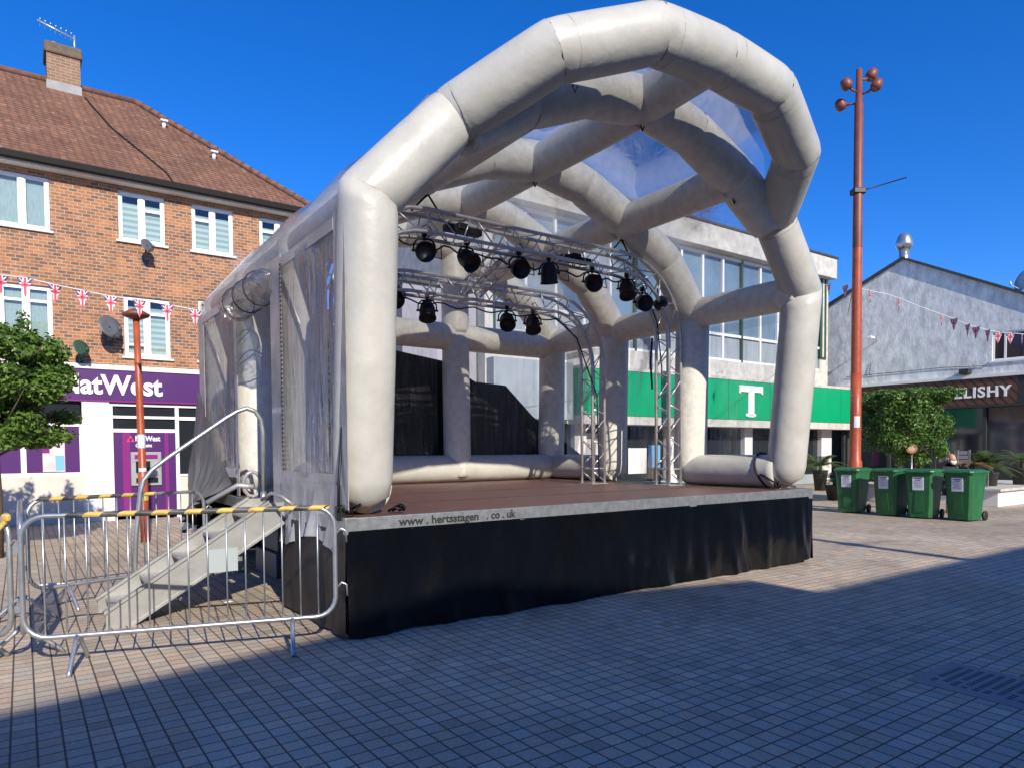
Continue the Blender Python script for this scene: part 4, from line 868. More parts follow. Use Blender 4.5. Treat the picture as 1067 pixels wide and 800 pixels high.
lamps = [(1.82, 2.0, 4.08, .3, 1.25, 'leftmost large lamp of the front truss, drum facing the audience'), (2.41, 2.0, 4.08, 1.2, .9, 'second lamp from the left on the front truss, tilted sideways'), (3.19, 2.0, 4.08, .4, 1.2, 'front truss lamp directly over the link truss'),
         (3.69, 2.0, 4.08, -.4, -.35, 'front truss lamp hanging nose down right of the link truss'), (4.46, 2.0, 4.07, .2, 1.2, 'front truss lamp near the middle of the right half'), (5.13, 2.0, 4.06, .1, .5, 'front truss lamp just before the right bend'),
         (5.45, 2.0, 3.90, .3, 1.3, 'lamp on the inside of the front truss right bend'), (2.02, 3.2, 3.78, .2, 1.1, 'leftmost lamp of the rear truss beside the white post'), (2.50, 3.2, 3.66, .2, .4, 'second lamp of the rear truss'),
         (3.84, 3.2, 3.66, .1, .9, 'third lamp of the rear truss, below the link truss'), (4.32, 3.2, 3.66, .1, .5, 'rightmost lamp of the rear truss')]
for i, (s, t, z, yw, tl, lab) in enumerate(lamps):
    o = lamp0 if i == 0 else dup(lamp0, (0, 0, 0), 0, lab)
    o['label'] = lab; o.matrix_basis = Matrix.Translation(S(s, t - .0, z)) @ Matrix.Rotation(YAW - .55 + yw * .6, 4, 'Z')
    for c in o.children:
        if c.name.startswith('lamp_can'): c.matrix_basis = Matrix.Translation((0, 0, -.20)) @ Matrix.Rotation(-tl, 4, 'X') @ Matrix.Translation((0, 0, .20))
mb = MB(MS); mb.lathe([(.03, -.1), (.085, -.09), (.09, .05), (.04, .09)], Matrix.Translation((5.75, 1.9, 3.72)) @ Matrix.Rotation(1.2, 4, 'X'), 16); mb.tube([(5.75, 1.98, 3.72), (5.78, 2.0, 3.95)], .012, 6)
single(mb, 'spot_lamp', M_lamp, 'tiny black spotlight clipped to the front truss right bend', 'stage light', S(5.75, 2, 3.9), YAW)
for s, t, z, lab in ((2.35, 2.0, 4.22, 'black dimmer bar lying inside the left part of the front truss'), (4.15, 2.0, 4.14, 'black dimmer bar inside the right part of the front truss')):
    mb = MB(MS); mb.box((s - .25, t - .06, z - .05), (s + .25, t + .06, z + .03), .01); mb.box((s - .1, t - .08, z - .02), (s + .05, t + .08, z + .06), .01); single(mb, 'dimmer_bar', M_lamp, lab, 'stage light', S(s, t, z), YAW)
mb = MB(MS); pts = []
for k in range(60):
    s = 1.0 + k * .078; pts.append((s, 2.14 + .02 * sin(k), 4.02 - .05 * abs(sin(k * .42)) + .03 * sin(k * 1.3)))
pts += [(5.9, 2.13, 3.5), (6.0, 2.12, 2.8), (6.03, 2.14, 2.2), (6.02, 2.12, 1.5), (5.98, 2.14, ZD + .02)]
mb.tube(pts, .012, 5)
for s in (1.9, 2.5, 3.3, 3.9, 4.6, 5.2): mb.tube([(s, 2.1, 4.0), (s + .06, 2.08, 3.86), (s + .18, 2.05, 3.84), (s + .2, 2.1, 4.02)], .007, 4)
single(mb, 'truss_cable', M_cable, 'black cable looping along the front truss and down its right leg', 'cable', S(3, 2.1, 4), YAW)
mb = MB(MS); pts = [(1.6 + k * .1, 3.1 + .02 * sin(k), 3.58 - .06 * abs(sin(k * .6))) for k in range(32)] + [(5.1, 3.08, 3.3), (5.5, 3.05, 2.4), (5.55, 3.05, ZD + .02)]
mb.tube(pts, .011, 5); single(mb, 'truss_cable', M_cable, 'black cable along the rear truss and down its right leg', 'cable', S(3, 3.1, 3.6), YAW)
for s, z0 in ((4.95, 4.52), (1.83, 4.52)):
    mb = MB(MS); mb.tube([(s - .2, 1.95, 4.30), (s, 1.92, z0), (s + .22, 1.95, 4.28)], .012, 5); single(mb, 'truss_sling', M_cable, 'black sling tying the front truss to the %s canopy tube' % ('right' if s > 3 else 'left'), 'sling', S(s, 1.9, 4.4), YAW)
mb = MB(MS); mb.tube([(6.62, 2.9, 3.4), (6.60, 2.92, 3.0), (6.62, 2.9, 2.55)], .018, 6); single(mb, 'hanging_strap', M_cable, 'black strap hanging in the open right bay of the canopy', 'strap', S(6.6, 2.9, 3.4), YAW)

# ================================================================== STEPS
sp_ = sthing('access_steps', 'aluminium side steps with sloping stringers leading up to the stage', 'steps', -1.5, 1.62)
for t in (1.62, 2.37):
    mb = MB(MS); mb.prism([(-1.56, t - .012, 0), (-1.38, t - .012, 0), (.0, t - .012, .84), (.0, t - .012, 1.03), (-.14, t - .012, 1.03), (-1.56, t - .012, .12)], (0, .03, 0)); build(mb, 'stringer', M_alup, sp_)
    mb = MB(MS); mb.prism([(-1.38, t - .03, 0), (-1.34, t - .03, 0), (.0, t - .03, .815), (.0, t - .03, .84)], (0, .06, 0)); mb.prism([(-1.57, t - .03, .12), (-.15, t - .03, 1.03), (-.15, t - .03, 1.055), (-1.58, t - .03, .145)], (0, .06, 0)); build(mb, 'stringer_flange', M_alup, sp_)
for k in range(5):
    s = -1.36 + k * .295; z = .14 + k * .19
    mb = MB(MS); mb.box((s - .14, 1.64, z - .03), (s + .14, 2.35, z), .004); build(mb, 'tread', M_alup, sp_)
    mb = MB(MS); mb.box((s + .10, 1.65, z - .17), (s + .115, 2.34, z - .031)); build(mb, 'riser', M_wood, sp_)
mb = MB(MS); mb.box((-.72, 1.57, .40), (-.46, 1.60, .62)); build(mb, 'notice_plate', M_plasticpale, sp_)
mb = MB(MS)
hp = [(-1.25, 2.40, .15), (-1.22, 2.40, .7), (-1.17, 2.40, 1.14), (-1.14, 2.40, 1.26), (-1.06, 2.40, 1.36), (-.9, 2.40, 1.49), (-.35, 2.40, 1.89), (-.24, 2.40, 1.96), (-.14, 2.40, 2.0), (-.05, 2.40, 1.97), (.01, 2.40, 1.88), (.03, 2.40, 1.74), (.02, 2.40, 1.04)]
mb.tube(hp, .023, 10); build(mb, 'handrail', M_steel, sp_)
mb = MB(MS); mb.tube([(-1.26, 2.40, .08), (-1.24, 2.40, .3)], .032, 10); mb.tube([(.02, 2.40, .95), (.02, 2.40, 1.1)], .032, 10); build(mb, 'rail_socket', M_steel, sp_)
mb = MB(MS); mb.tube([(-.02, 1.25, 1.02), (-.1, 1.32, 1.10), (-.15, 1.5, 1.13), (-.22, 1.6, 1.06)], .018, 6); mb.tube([(-.55, 2.45, 1.0), (-.25, 2.38, 1.18), (-.1, 2.3, 1.16)], .03, 6); single(mb, 'loose_bracket', M_alup, 'loose aluminium bracket lying at the top of the steps', 'bracket', S(-.1, 1.5, 1.0), YAW)
mb = MB(MS); mb.tube([(-.0 + .1 * cos(a), 2.75, 1.17 + .14 * sin(a)) for a in [k * pi / 6 for k in range(13)]], .022, 6); single(mb, 'hose_coil', M_greypvc, 'grey coiled hose hanging at the stage door', 'hose', S(0, 2.7, 1.1), YAW)

# ================================================================== BARRIERS
def make_barrier(L, label):
    r = thing('crowd_barrier', label, 'barrier', (0, 0, 0), 0, 'steel crowd barriers round the steps')
    hz, zb, rc = 1.09, .23, .15
    def loop():
        pts = []
        for cx, cz, a0 in ((L - rc, hz - rc, 90), (L - rc, zb + rc, 0), (rc, zb + rc, -90), (rc, hz - rc, -180)):
            for k in range(6): a = radians(a0 - 90 * k / 5); pts.append((cx + rc * cos(a), 0, cz + rc * sin(a)))
        return pts + [pts[0], pts[1]]
    mb = MB(); mb.tube(loop(), .0185, 10, False); build(mb, 'frame', M_steel, r)
    n = int(round(L / .132)) - 1
    for k in range(n):
        x = L * (k + 1) / (n + 1); mb = MB(); mb.tube([(x, 0, zb), (x, 0, hz)], .0068, 6); build(mb, 'bar', M_steel, r)
    for x in (.33, L - .33):
        for sgn in (-1, 1):
            mb = MB(); mb.tube([(x, sgn * .015, zb), (x, sgn * .06, zb - .04), (x, sgn * .23, .03), (x, sgn * .25, .0)], .0165, 8); build(mb, 'foot', M_steel, r)
    mb = MB()
    for z in (.45, .88):
        mb.tube([(L + .015, 0, z), (L + .05, 0, z + .04), (L + .085, 0, z + .02), (L + .09, 0, z - .07)], .008, 6)
    build(mb, 'hook', M_steel, r)
    mb = MB()
    for z in (.42, .84): mb.box((-.045, -.012, z), (-.012, .012, z + .05)); 
    build(mb, 'hinge_eye', M_steel, r)
    return r
def place(r, a, b):
    a = Vector((*a, 0)); b = Vector((*b, 0)); d = b - a; r.matrix_basis = Matrix.Translation(a) @ Matrix.Rotation(atan2(d.y, d.x), 4, 'Z')
def tape(r, L, wrap=.24, x0=.3, x1=None, flat=False):
    x1 = x1 or L - .12; x = x0; k = 0
    my, mk = MB(), MB()
    while x < x1:
        m_ = my if k % 2 else mk; rr = .0215; dx = .11
        rg = []
        for j in range(10): a = 2 * pi * j / 10; rg.append((a, rr))
        r0 = [(x + .03 * sin(a + 1), rr * cos(a), 1.09 + rr * sin(a)) for a, _ in rg]; r1 = [(x + dx + .03 * sin(a + 1), rr * cos(a), 1.09 + rr * sin(a)) for a, _ in rg]
        m_.rings([r0, r1], False); x += dx; k += 1
    for m_, mt, nm_ in ((my, M_tapey, 'yellow_tape'), (mk, M_tapeb, 'black_tape')): build(m_, nm_, mt, r)
b1 = make_barrier(2.12, 'front galvanised barrier with yellow and black tape on its top rail'); tape(b1, 2.12); place(b1, (-3.42, 4.80), (-1.41, 5.46))
b2 = make_barrier(1.74, 'rear barrier behind the steps, in front of the bank'); tape(b2, 1.74, x0=.1, x1=1.1); place(b2, (-4.60, 6.55), (-3.53, 7.93))
b3 = make_barrier(2.05, 'end-on barrier at the left edge joining the front and rear ones'); place(b3, (-3.47, 4.87), (-4.64, 6.52))
b4 = make_barrier(2.1, 'left barrier leaving the photo beside the end-on one'); place(b4, (-5.6, 5.35), (-3.58, 4.88))
mb = MB(); mb.box((-3.585, 4.83, 1.05), (-3.52, 4.87, 1.11), .02); mb.tube([(-3.56, 4.85, 1.05), (-3.6, 4.8, .98), (-3.66, 4.84, .95)], .02, 6); single(mb, 'tape_knot', M_tapey, 'knotted wad of yellow tape on the left barrier corner', 'tape', Vector((-3.56, 4.85, 1.0)))
# small litter on the paving
for (x, y, a, l_, m_, lab) in ((-5.5, 7.9, .5, .35, M_render, 'white strip lying on the paving behind the rear barrier'), (-2.9, 6.9, 1.1, .12, M_render, 'white scrap on the paving under the steps')):
    mb = MB(); c = Vector((x, y, .012)); d = Vector((cos(a), sin(a), 0)); mb.tube([c, c + d * l_ * .5 + Vector((0, 0, .01)), c + d * l_], .012, 5); single(mb, 'litter', m_, lab, 'litter', c)

# ================================================================== POLES
lp = thing('lamp_post', 'slim orange-red lamp post with disc top before the bank', 'lamp post', (-6.35, 11.95, 0))
MP = Matrix.Translation((-6.35, 11.95, 0)) @ Matrix.Rotation(radians(-1.0), 4, 'Y')
mb = MB(MP); mb.lathe([(.075, 0), (.075, 1.2), (.062, 1.22), (.058, 2.5), (.05, 3.9)], None, 16); build(mb, 'post', M_pole, lp)
mb = MB(MP); mb.lathe([(.05, 3.80), (.20, 3.86), (.22, 3.90), (.12, 3.96), (.05, 3.99)], None, 20); build(mb, 'lamp_cap', M_poled, lp)
mb = MB(MP); mb.lathe([(.0635, 1.62), (.0635, 1.85)], None, 16, False); mb.lathe([(.0635, 1.15), (.065, 1.28)], None, 16, False); build(mb, 'sticker', M_paper, lp)
mb = MB(MP); mb.lathe([(.078, .72), (.078, .80)], None, 16, False); build(mb, 'tape_ring', M_tapey, lp)

def tall_post(x, y, label, full=True):
    r = thing('square_light_mast', label, 'lamp post', (x, y, 0), 0, 'tall lamp masts of the square')
    mb = MB(Matrix.Translation((x, y, 0))); mb.lathe([(.16, 0), (.16, 1.2), (.135, 1.25), (.13, 2.2), (.125, 3.4)], None, 20); mb.lathe([(.125, 3.4), (.112, 6.5)], None, 20, False); build(mb, 'mast', M_pole, r)
    mb = MB(Matrix.Translation((x, y, 0))); mb.lathe([(.115, 6.5), (.10, 10.0), (.08, 10.02), (.07, 10.84), (.0, 10.86)], None, 20, False); build(mb, 'upper_mast', M_poled, r)
    for (dx, dy, z, zz) in ((-.37, -.12, 10.42, 10.28), (-.33, .25, 10.10, 10.03), (.36, .1, 10.76, 10.6), (.33, -.2, 10.36, 10.22)):
        mb = MB(Matrix.Translation((x, y, 0))); mb.tube([(0, 0, zz), (dx * .5, dy * .5, zz + .02), (dx * .9, dy * .9, z - .02)], .026, 8); a_ = build(mb, 'lamp_arm', M_poled, r)
        Mh = Matrix.Translation((x + dx, y + dy, z)) @ Matrix.Rotation(radians(28) * (1 if dx > 0 else -1), 4, 'Y')
        mb = MB(Mh); mb.lathe([(.04, .15), (.10, .12), (.13, .04), (.135, -.05), (.095, -.13), (.09, -.13), (.0, -.11)], None, 18, False); build(mb, 'lamp_head', M_poled, a_)
    mb = MB(Matrix.Translation((x, y, 0))); mb.tube([(0, 0, 7.87), (.3, -.0, 7.95), (1.17, -.05, 8.19)], .016, 6); mb.box((-.15, -.13, 7.80), (.15, .13, 7.94), .02); build(mb, 'banner_arm', M_lamp, r)
    mb = MB(Matrix.Translation((x, y, 0))); mb.rings([[(.134 * cos(a), .134 * sin(a), z) for a in [-2.3 + q * .13 for q in range(9)]] + [(.129 * cos(a), .129 * sin(a), z) for a in [-1.26 - q * .13 for q in range(9)]] for z in (2.05, 2.33)], True, False); build(mb, 'sticker', M_paper, r)
    return r
tall_post(8.62, 17.4, 'tall orange-red mast with four round lamp heads behind the green bins')
gshade = Vector((5.75, 10.31, 0)) - Lh * 12.6
tall_post(gshade.x, gshade.y, 'tall orange-red mast behind the viewer, its shadow crossing the paving')

# ================================================================== BINS
def make_bin():
    r = thing('wheelie_bin', '', 'wheelie bin', (0, 0, 0), 0, 'green wheelie bins in a row')
    # front faces -Y, width X
    mb = MB()
    def rect(w, y0, y1, z, c=.05):
        w /= 2; return [(-w + c, y0, z), (w - c, y0, z), (w, y0 + c, z), (w, y1 - c, z), (w - c, y1, z), (-w + c, y1, z), (-w, y1 - c, z), (-w, y0 + c, z)]
    mb.rings([rect(.46, .07, .56, .03), rect(.47, .06, .58, .10), rect(.53, .015, .66, .80), rect(.55, .0, .68, .96), rect(.575, -.015, .70, .965), rect(.575, -.015, .70, .995)], True, False); bd = build(mb, 'body', M_bin, r)
    mb = MB(); mb.hexa([(-.10, .044, .14), (.10, .044, .14), (.10, .10, .14), (-.10, .10, .14), (-.07, .018, .62), (.07, .018, .62), (.07, .07, .62), (-.07, .07, .62)]); build(mb, 'front_rib', M_bin, bd)
    mb = MB(); mb.rings([rect(.60, -.05, .73, .998), rect(.61, -.055, .735, 1.02), rect(.60, -.045, .72, 1.045), rect(.50, .05, .62, 1.075)], True, False); mb.box((-.1, -.085, 1.0), (.1, -.04, 1.02), .008); mb.box((-.27, .70, 1.0), (-.2, .80, 1.05), .01); mb.box((.2, .70, 1.0), (.27, .80, 1.05), .01); build(mb, 'lid', M_bin, r)
    mb = MB(); mb.tube([(-.25, .78, 1.0), (.25, .78, 1.0)], .018, 8); build(mb, 'handle', M_bin, r)
    for s in (-1, 1):
        mb = MB(Matrix.Translation((s * .26, .62, .10)) @ Matrix.Rotation(pi / 2, 4, 'Y')); mb.lathe([(.03, -.028), (.07, -.028), (.10, -.02), (.10, .02), (.07, .028), (.03, .028)], None, 20); build(mb, 'wheel', M_cable, r)
    mb = MB(); mb.hexa([(-.12, -.006 + .018, .62), (.10, -.006 + .018, .62), (.10, .005 + .018, .62), (-.12, .005 + .018, .62), (-.12, -.009 + .003, .91), (.10, -.009 + .003, .91), (.10, .004 + .003, .91), (-.12, .004 + .003, .91)]); nt_ = build(mb, 'notice', M_paper, r)
    for q, (wd, th) in enumerate(((.15, .014), (.11, .014), (.17, .005), (.16, .005), (.12, .005), (.16, .005))):
        mb = MB(); z = .875 - q * .036; y = .012 + (.91 - z) * .052 - .018; mb.box((-.01 - wd / 2, y - .0015, z - th / 2), (-.01 + wd / 2, y + .004, z + th / 2)); build(mb, 'notice_print', M_ink, nt_)
    return r
bin0 = make_bin()
binlab = ['green wheelie bin at the left end of the row, in front of the mast', 'second green bin from the left, under the clipped tree', 'third green bin from the left, dark gap beside it', 'green wheelie bin at the right end, in front of the seated man']
for i, (t, s, j) in enumerate(((3.46, 13.77, .09), (2.56, 13.70, -.07), (1.80, 13.66, .08), (1.06, 13.73, -.04))):
    o = bin0 if i == 0 else dup(bin0, (0, 0, 0), 0, binlab[i])
    o['label'] = binlab[i]; o.matrix_basis = Matrix.Translation(S(s, t)) @ Matrix.Rotation(YAW - pi / 2 + j, 4, 'Z')

# ================================================================== PLANTER, BENCH, COVER
mb = MB(MS); mb.box((18.3, 1.95, 0), (24, 6.0, .40), .015); pl = sthing('concrete_plinth', 'low pale concrete seating plinth right of the bins', 'plinth', 20, 3); build(mb, 'base', M_render, pl)
mb = MB(MS); mb.box((18.22, 1.87, .40), (24.1, 6.1, .47), .01); build(mb, 'top_slab', M_conc, pl)
bn = sthing('park_bench', 'dark slatted bench on the concrete plinth behind the last bin', 'bench', 18.8, 2.9, .47)
mb = MB(MS)
for k in range(4): mb.box((18.35, 2.98 + .01 * k, .98 + k * .12), (19.25, 3.02 + .01 * k, 1.08 + k * .12), .005)
build(mb, 'backrest', M_wood, bn)
mb = MB(MS)
for k in range(4): mb.box((18.35, 2.5 + k * .115, .86), (19.25, 2.6 + k * .115, .89), .005)
build(mb, 'seat', M_wood, bn)
for s in (18.4, 19.15):
    mb = MB(MS); mb.box((s, 2.5, .47), (s + .05, 2.56, .86)); mb.box((s, 2.95, .47), (s + .05, 3.0, 1.47)); build(mb, 'leg', M_steel, bn)
cv = thing('drain_cover', 'slotted dark cast-iron drain cover set in the paving at lower right', 'drain cover', S(3.1, -3.5, 0), YAW)
mb = MB(MS); mb.box((2.59, -4.05, 0), (3.24, -3.15, .004)); build(mb, 'plate', M_iron, cv)
mb = MB(MS)
for i in range(11):
    for j in range(12):
        if (i * 7 + j) % 5 == 0 and i < 4: continue
        s = 2.71 + i * .042; t = -3.95 + j * .062; mb.box((s, t, .0035), (s + .018, t + .032, .0055))
build(mb, 'slots', M_cable, cv)

# ================================================================== FOLIAGE
def leaves(mb, c, rad, n, size, rnd, shell=.55, box=False, flat=.9):
    c = Vector(c)
    for _ in range(n):
        while True:
            p = Vector((rnd.uniform(-1, 1), rnd.uniform(-1, 1), rnd.uniform(-1, 1)))
            if box or p.length <= 1: break
        if box:
            ax = rnd.randrange(3)
            if rnd.random() < .8: p[ax] = (1 if p[ax] > 0 else -1) * rnd.uniform(.75, 1.0)
        elif p.length > 0: p = p.normalized() * (shell + (1 - shell) * rnd.random()) * (1 if rnd.random() < .85 else rnd.random())
        q = c + Vector((p.x * rad[0], p.y * rad[1], p.z * rad[2]))
        a = Vector((rnd.gauss(0, 1), rnd.gauss(0, 1), rnd.gauss(0, .5))).normalized(); nn = (p.normalized() * .6 + Vector((rnd.gauss(0, .6), rnd.gauss(0, .6), rnd.gauss(.4, .5)))).normalized()
        b = nn.cross(a).normalized(); a = b.cross(nn); s = size * rnd.uniform(.6, 1.3)
        mb.add([q - a * s * .5, q + b * s * .27 + nn * s * .06, q + a * s * .55, q - b * s * .27 + nn * s * .06], [(0, 1, 2, 3)])
def crown(clumps, n, size, sd, box=False):
    rnd = random.Random(sd); mb = MB()
    for (c, r) in clumps: leaves(mb, c, r, int(n * (r[0] * r[1] * r[2]) ** .66), size, rnd, box=box)
    return mb
# left tree
tr = thing('clipped_tree', 'small bushy green tree at the left edge before the bank', 'tree', (-7.6, 10.2, 0))
mb = MB(); mb.tube([(-7.6, 10.2, 0), (-7.57, 10.2, .8), (-7.6, 10.2, 1.6), (-7.5, 10.2, 2.4)], [.07, .055, .05, .03], 10)
for k in range(14):
    a = k * 2.4; mb.tube([(-7.58, 10.2, 1.5 + .05 * k), (-7.58 + .5 * cos(a), 10.2 + .5 * sin(a), 1.75 + .07 * k), (-7.58 + .95 * cos(a), 10.2 + .95 * sin(a), 2.0 + .09 * k)], [.022, .014, .005], 5)
build(mb, 'trunk', M_bark, tr)
rnd = random.Random(3); cl = [((-7.5, 10.2, 2.5), (.78, .78, .62))]
for k in range(34):
    a = rnd.uniform(0, 2 * pi); b = rnd.uniform(-.85, 1.0); rr = sqrt(max(.1, 1 - b * b * .8)); cl.append(((-7.48 + 1.0 * rr * cos(a), 10.2 + 1.0 * rr * sin(a), 2.46 + .72 * b), (rnd.uniform(.26, .42), rnd.uniform(.26, .42), rnd.uniform(.16, .28))))
for k in range(22):
    a = rnd.uniform(0, 2 * pi); cl.append(((-7.48 + 1.12 * cos(a), 10.2 + 1.12 * sin(a), rnd.uniform(1.75, 3.0)), (.22, .22, .12)))
for k in range(10): cl.append(((-7.48 + rnd.uniform(-.8, .6), 10.2 + rnd.uniform(-.6, .6), rnd.uniform(3.05, 3.45)), (.10, .10, .26)))
cl += [((-7.45 + .45 * cos(k * 2.4), 10.2 + .4 * sin(k * 2.4), 1.95 + .05 * k), (.42, .42, .25)) for k in range(8)] + [((-7.5 + .85 * cos(k * .63), 10.2 + .85 * sin(k * .63), 1.80 + .05 * (k % 3)), (.38, .38, .16)) for k in range(10)]
cl = [((x - .52, y + .3, 2.46 + (z - 2.46) * 1.14 + .05), (a * 1.05, b * 1.05, c * 1.1)) for (x, y, z), (a, b, c) in cl]
build(crown(cl, 4600, .085, 5), 'crown', M_leaf, tr)
# right tree
tr2 = thing('clipped_tree', 'box-clipped green tree behind the wheelie bins', 'tree', (10.98, 19, 0))
mb = MB(); mb.tube([(10.98, 19, 0), (11.0, 19, 1.5), (10.95, 19, 2.6)], [.09, .07, .03], 10)
for k in range(12): a = k * 2.4; mb.tube([(10.98, 19, 1.3 + .05 * k), (10.98 + .9 * cos(a), 19 + .8 * sin(a), 1.8 + .08 * k)], [.025, .008], 5)
build(mb, 'trunk', M_bark, tr2)
rnd = random.Random(9); cl = [((11.0, 19, 2.25), (1.05, .85, .68))]
for k in range(46):
    a = rnd.uniform(0, 2 * pi); cx = max(-1, min(1, 1.35 * cos(a))); cy = max(-1, min(1, 1.35 * sin(a))); cl.append(((11.02 + 1.02 * cx, 19 + .8 * cy, rnd.uniform(1.55, 2.92)), (.30, .26, .24)))
for k in range(16): cl.append(((11.0 + rnd.uniform(-1, 1), 19 + rnd.uniform(-.7, .7), rnd.uniform(2.9, 3.05)), (.34, .3, .16)))
for k in range(10): cl.append(((11.2 + rnd.uniform(-.7, .9), 19 + rnd.uniform(-.7, .3), rnd.uniform(1.2, 1.5)), (.22, .2, .22)))
cl = [((10.95 + (x - 11.0) * .86, y, z - .02), r_) for (x, y, z), r_ in cl if not (x > 11.9 and z < 1.9)]
build(crown(cl, 2700, .105, 8), 'crown', M_leaf2, tr2)
# palms in pots
def palm(x, y, z0, r, n, label, m=M_palm, pot=True, sd=0, up=.8):
    rnd = random.Random(sd); o = thing('potted_palm', label, 'plant', (x, y, 0), 0, 'potted palms outside the restaurant')
    if pot:
        mb = MB(Matrix.Translation((x, y, 0))); mb.lathe([(.18, 0), (.26, z0 - .12), (.28, z0 - .1), (.28, z0 - .05), (.24, z0 - .05)], None, 16); build(mb, 'pot', M_pot, o)
    mb = MB(Matrix.Translation((x, y, 0))); mb.tube([(0, 0, z0 - .1), (0, 0, z0 + .15)], .06, 8); build(mb, 'stem', M_bark, o)
    mb = MB(Matrix.Translation((x, y, 0)))
    for k in range(n):
        a = rnd.uniform(0, 2 * pi); e = rnd.uniform(.25, 1.2) * up; L = r * rnd.uniform(.8, 1.1); pts = []
        for j in range(9):
            u = j / 8; d = L * u * cos(e) * 1.0; pts.append(Vector((cos(a) * d, sin(a) * d, z0 + .1 + L * (u * sin(e) * 1.1 - .45 * u * u))))
        mb.tube(pts, [.012 * (1 - .7 * j / 8) for j in range(9)], 4)
        for j in range(1, 9):
            for f_ in (0, .5):
                p = pts[j] if f_ == 0 else (pts[j] + pts[j - 1]) / 2; dr = (pts[j] - pts[j - 1]).normalized(); sd_ = Vector((-sin(a), cos(a), 0)); l_ = r * .34 * (1 - .45 * j / 8)
                for sg_ in (-1, 1):
                    tip = p + (sd_ * sg_ * .8 + dr * .6 + Vector((0, 0, -.15))).normalized() * l_; w = dr * .018
                    mb.add([p - w, p + w, tip], [(0, 1, 2)])
    build(mb, 'fronds', m, o)
palm(13.25, 19.3, .9, .95, 26, 'bright green potted palm right of the seated man', sd=1)
palm(14.6, 19.8, 1.0, .75, 18, 'darker palm at the right edge behind the bench', sd=2)
palm(12.35, 18.6, .95, .55, 14, 'brownish dry palm behind the seated man', m=M_palmdry, sd=3, up=.5)
palm(10.25, 20.6, .5, .9, 26, 'dark shaded palm between the mast and the clipped tree', sd=4)
palm(11.35, 25.5, .8, 1.1, 22, 'palm in pot by the green shop, left of the mast', sd=6)
palm(9.6, 20.6, .5, .6, 16, 'low shaded palm directly right of the mast', sd=8)
# round hanging sign
rs = thing('pavement_sign', 'round orange sign on a post under the clipped tree', 'sign', (10.5, 18.2, 0))
mb = MB(Matrix.Translation((10.5, 18.2, 0))); mb.tube([(0, 0, 0), (0, 0, 1.35)], .02, 6); build(mb, 'post', M_steel, rs)
mb = MB(Matrix.Translation((10.5, 18.2, 1.52)) @ Matrix.Rotation(-.5, 4, 'Z') @ Matrix.Rotation(pi / 2, 4, 'X')); mb.lathe([(.13, -.015), (.13, .015)], None, 24); build(mb, 'disc', mat('orange_disc', (.50, .17, .04), .5), rs)
mb = MB(Matrix.Translation((10.5, 18.2, 1.52)) @ Matrix.Rotation(-.5, 4, 'Z') @ Matrix.Rotation(pi / 2, 4, 'X')); mb.lathe([(.08, -.02), (.08, .02)], None, 24); build(mb, 'disc_centre', M_conc, rs)

# ================================================================== BUNTING
def bunting(pts, flags, size, label, group='union flag bunting strings', facing=YAW):
    P = [Vector(p) for p in pts]; r = thing('bunting', label, 'bunting', P[0], 0, group)
    mb = MB(); mb.tube(P, .008, 4); build(mb, 'cord', M_bunt_w, r)
    for (q, tw, sz) in flags:
        c = Vector(q); w = size * sz * .5; h = size * sz * 1.35
        M = Matrix.Translation(c) @ Matrix.Rotation(facing + tw, 4, 'Z')
        mb = MB(M); mb.use(M_bunt_b); mb.add([(-w, 0, 0), (w, 0, 0), (0, 0, -h)], [(0, 2, 1)])
        for yy in (-.004, .004):
            mb.use(M_bunt_w); mb.add([(-w * .3, yy, 0), (w * .3, yy, 0), (w * .3, yy, -h * .7), (0, yy, -h), (-w * .3, yy, -h * .7)], [(0, 1, 2, 3, 4)])
            mb.add([(-w * .72, yy, -h * .28), (w * .72, yy, -h * .28), (w * .5, yy, -h * .5), (-w * .5, yy, -h * .5)], [(0, 1, 2, 3)])
            mb.add([(-w * .98, yy, -.0), (-w * .7, yy, 0), (w * .5, yy, -h * .5), (w * .42, yy, -h * .58)], [(0, 1, 2, 3)]); mb.add([(w * .98, yy, -.0), (w * .7, yy, 0), (-w * .5, yy, -h * .5), (-w * .42, yy, -h * .58)], [(0, 1, 2, 3)])
            y2 = yy * 2
            mb.use(M_bunt_r); mb.add([(-w * .15, y2, 0), (w * .15, y2, 0), (w * .15, y2, -h * .84), (0, y2, -h), (-w * .15, y2, -h * .84)], [(0, 1, 2, 3, 4)])
            mb.add([(-w * .66, y2, -h * .33), (w * .66, y2, -h * .33), (w * .56, y2, -h * .44), (-w * .56, y2, -h * .44)], [(0, 1, 2, 3)])
            mb.add([(-w * .9, y2, -.0), (-w * .8, y2, 0), (-w * .2, y2, -h * .3), (-w * .28, y2, -h * .32)], [(0, 1, 2, 3)]); mb.add([(w * .9, y2, -.0), (w * .8, y2, 0), (w * .2, y2, -h * .3), (w * .28, y2, -h * .32)], [(0, 1, 2, 3)])
        build(mb, 'flag', None, r)
fl_l = [(-2.3, 4.01), (-2.02, 4.01), (-1.67, 3.96), (-1.33, 3.92), (-.97, 3.88), (-.59, 3.87), (-.2, 3.84), (.2, 3.81)]
bunting([S(-6, 6.7, 4.6)] + [S(a, 6.7, z) for a, z in fl_l] + [S(1.2, 6.9, 3.75), S(3, 7.6, 4.0), S(6.2, 8.5, 4.42)], [(S(a, 6.7, z), random.uniform(-.5, .5), 1) for a, z in fl_l] + [(S(-3 - .38 * k, 6.7, 4.2 + k * .04), random.uniform(-.4, .4), 1) for k in range(4)], .20, 'string of union flag bunting hanging before the brick bank')
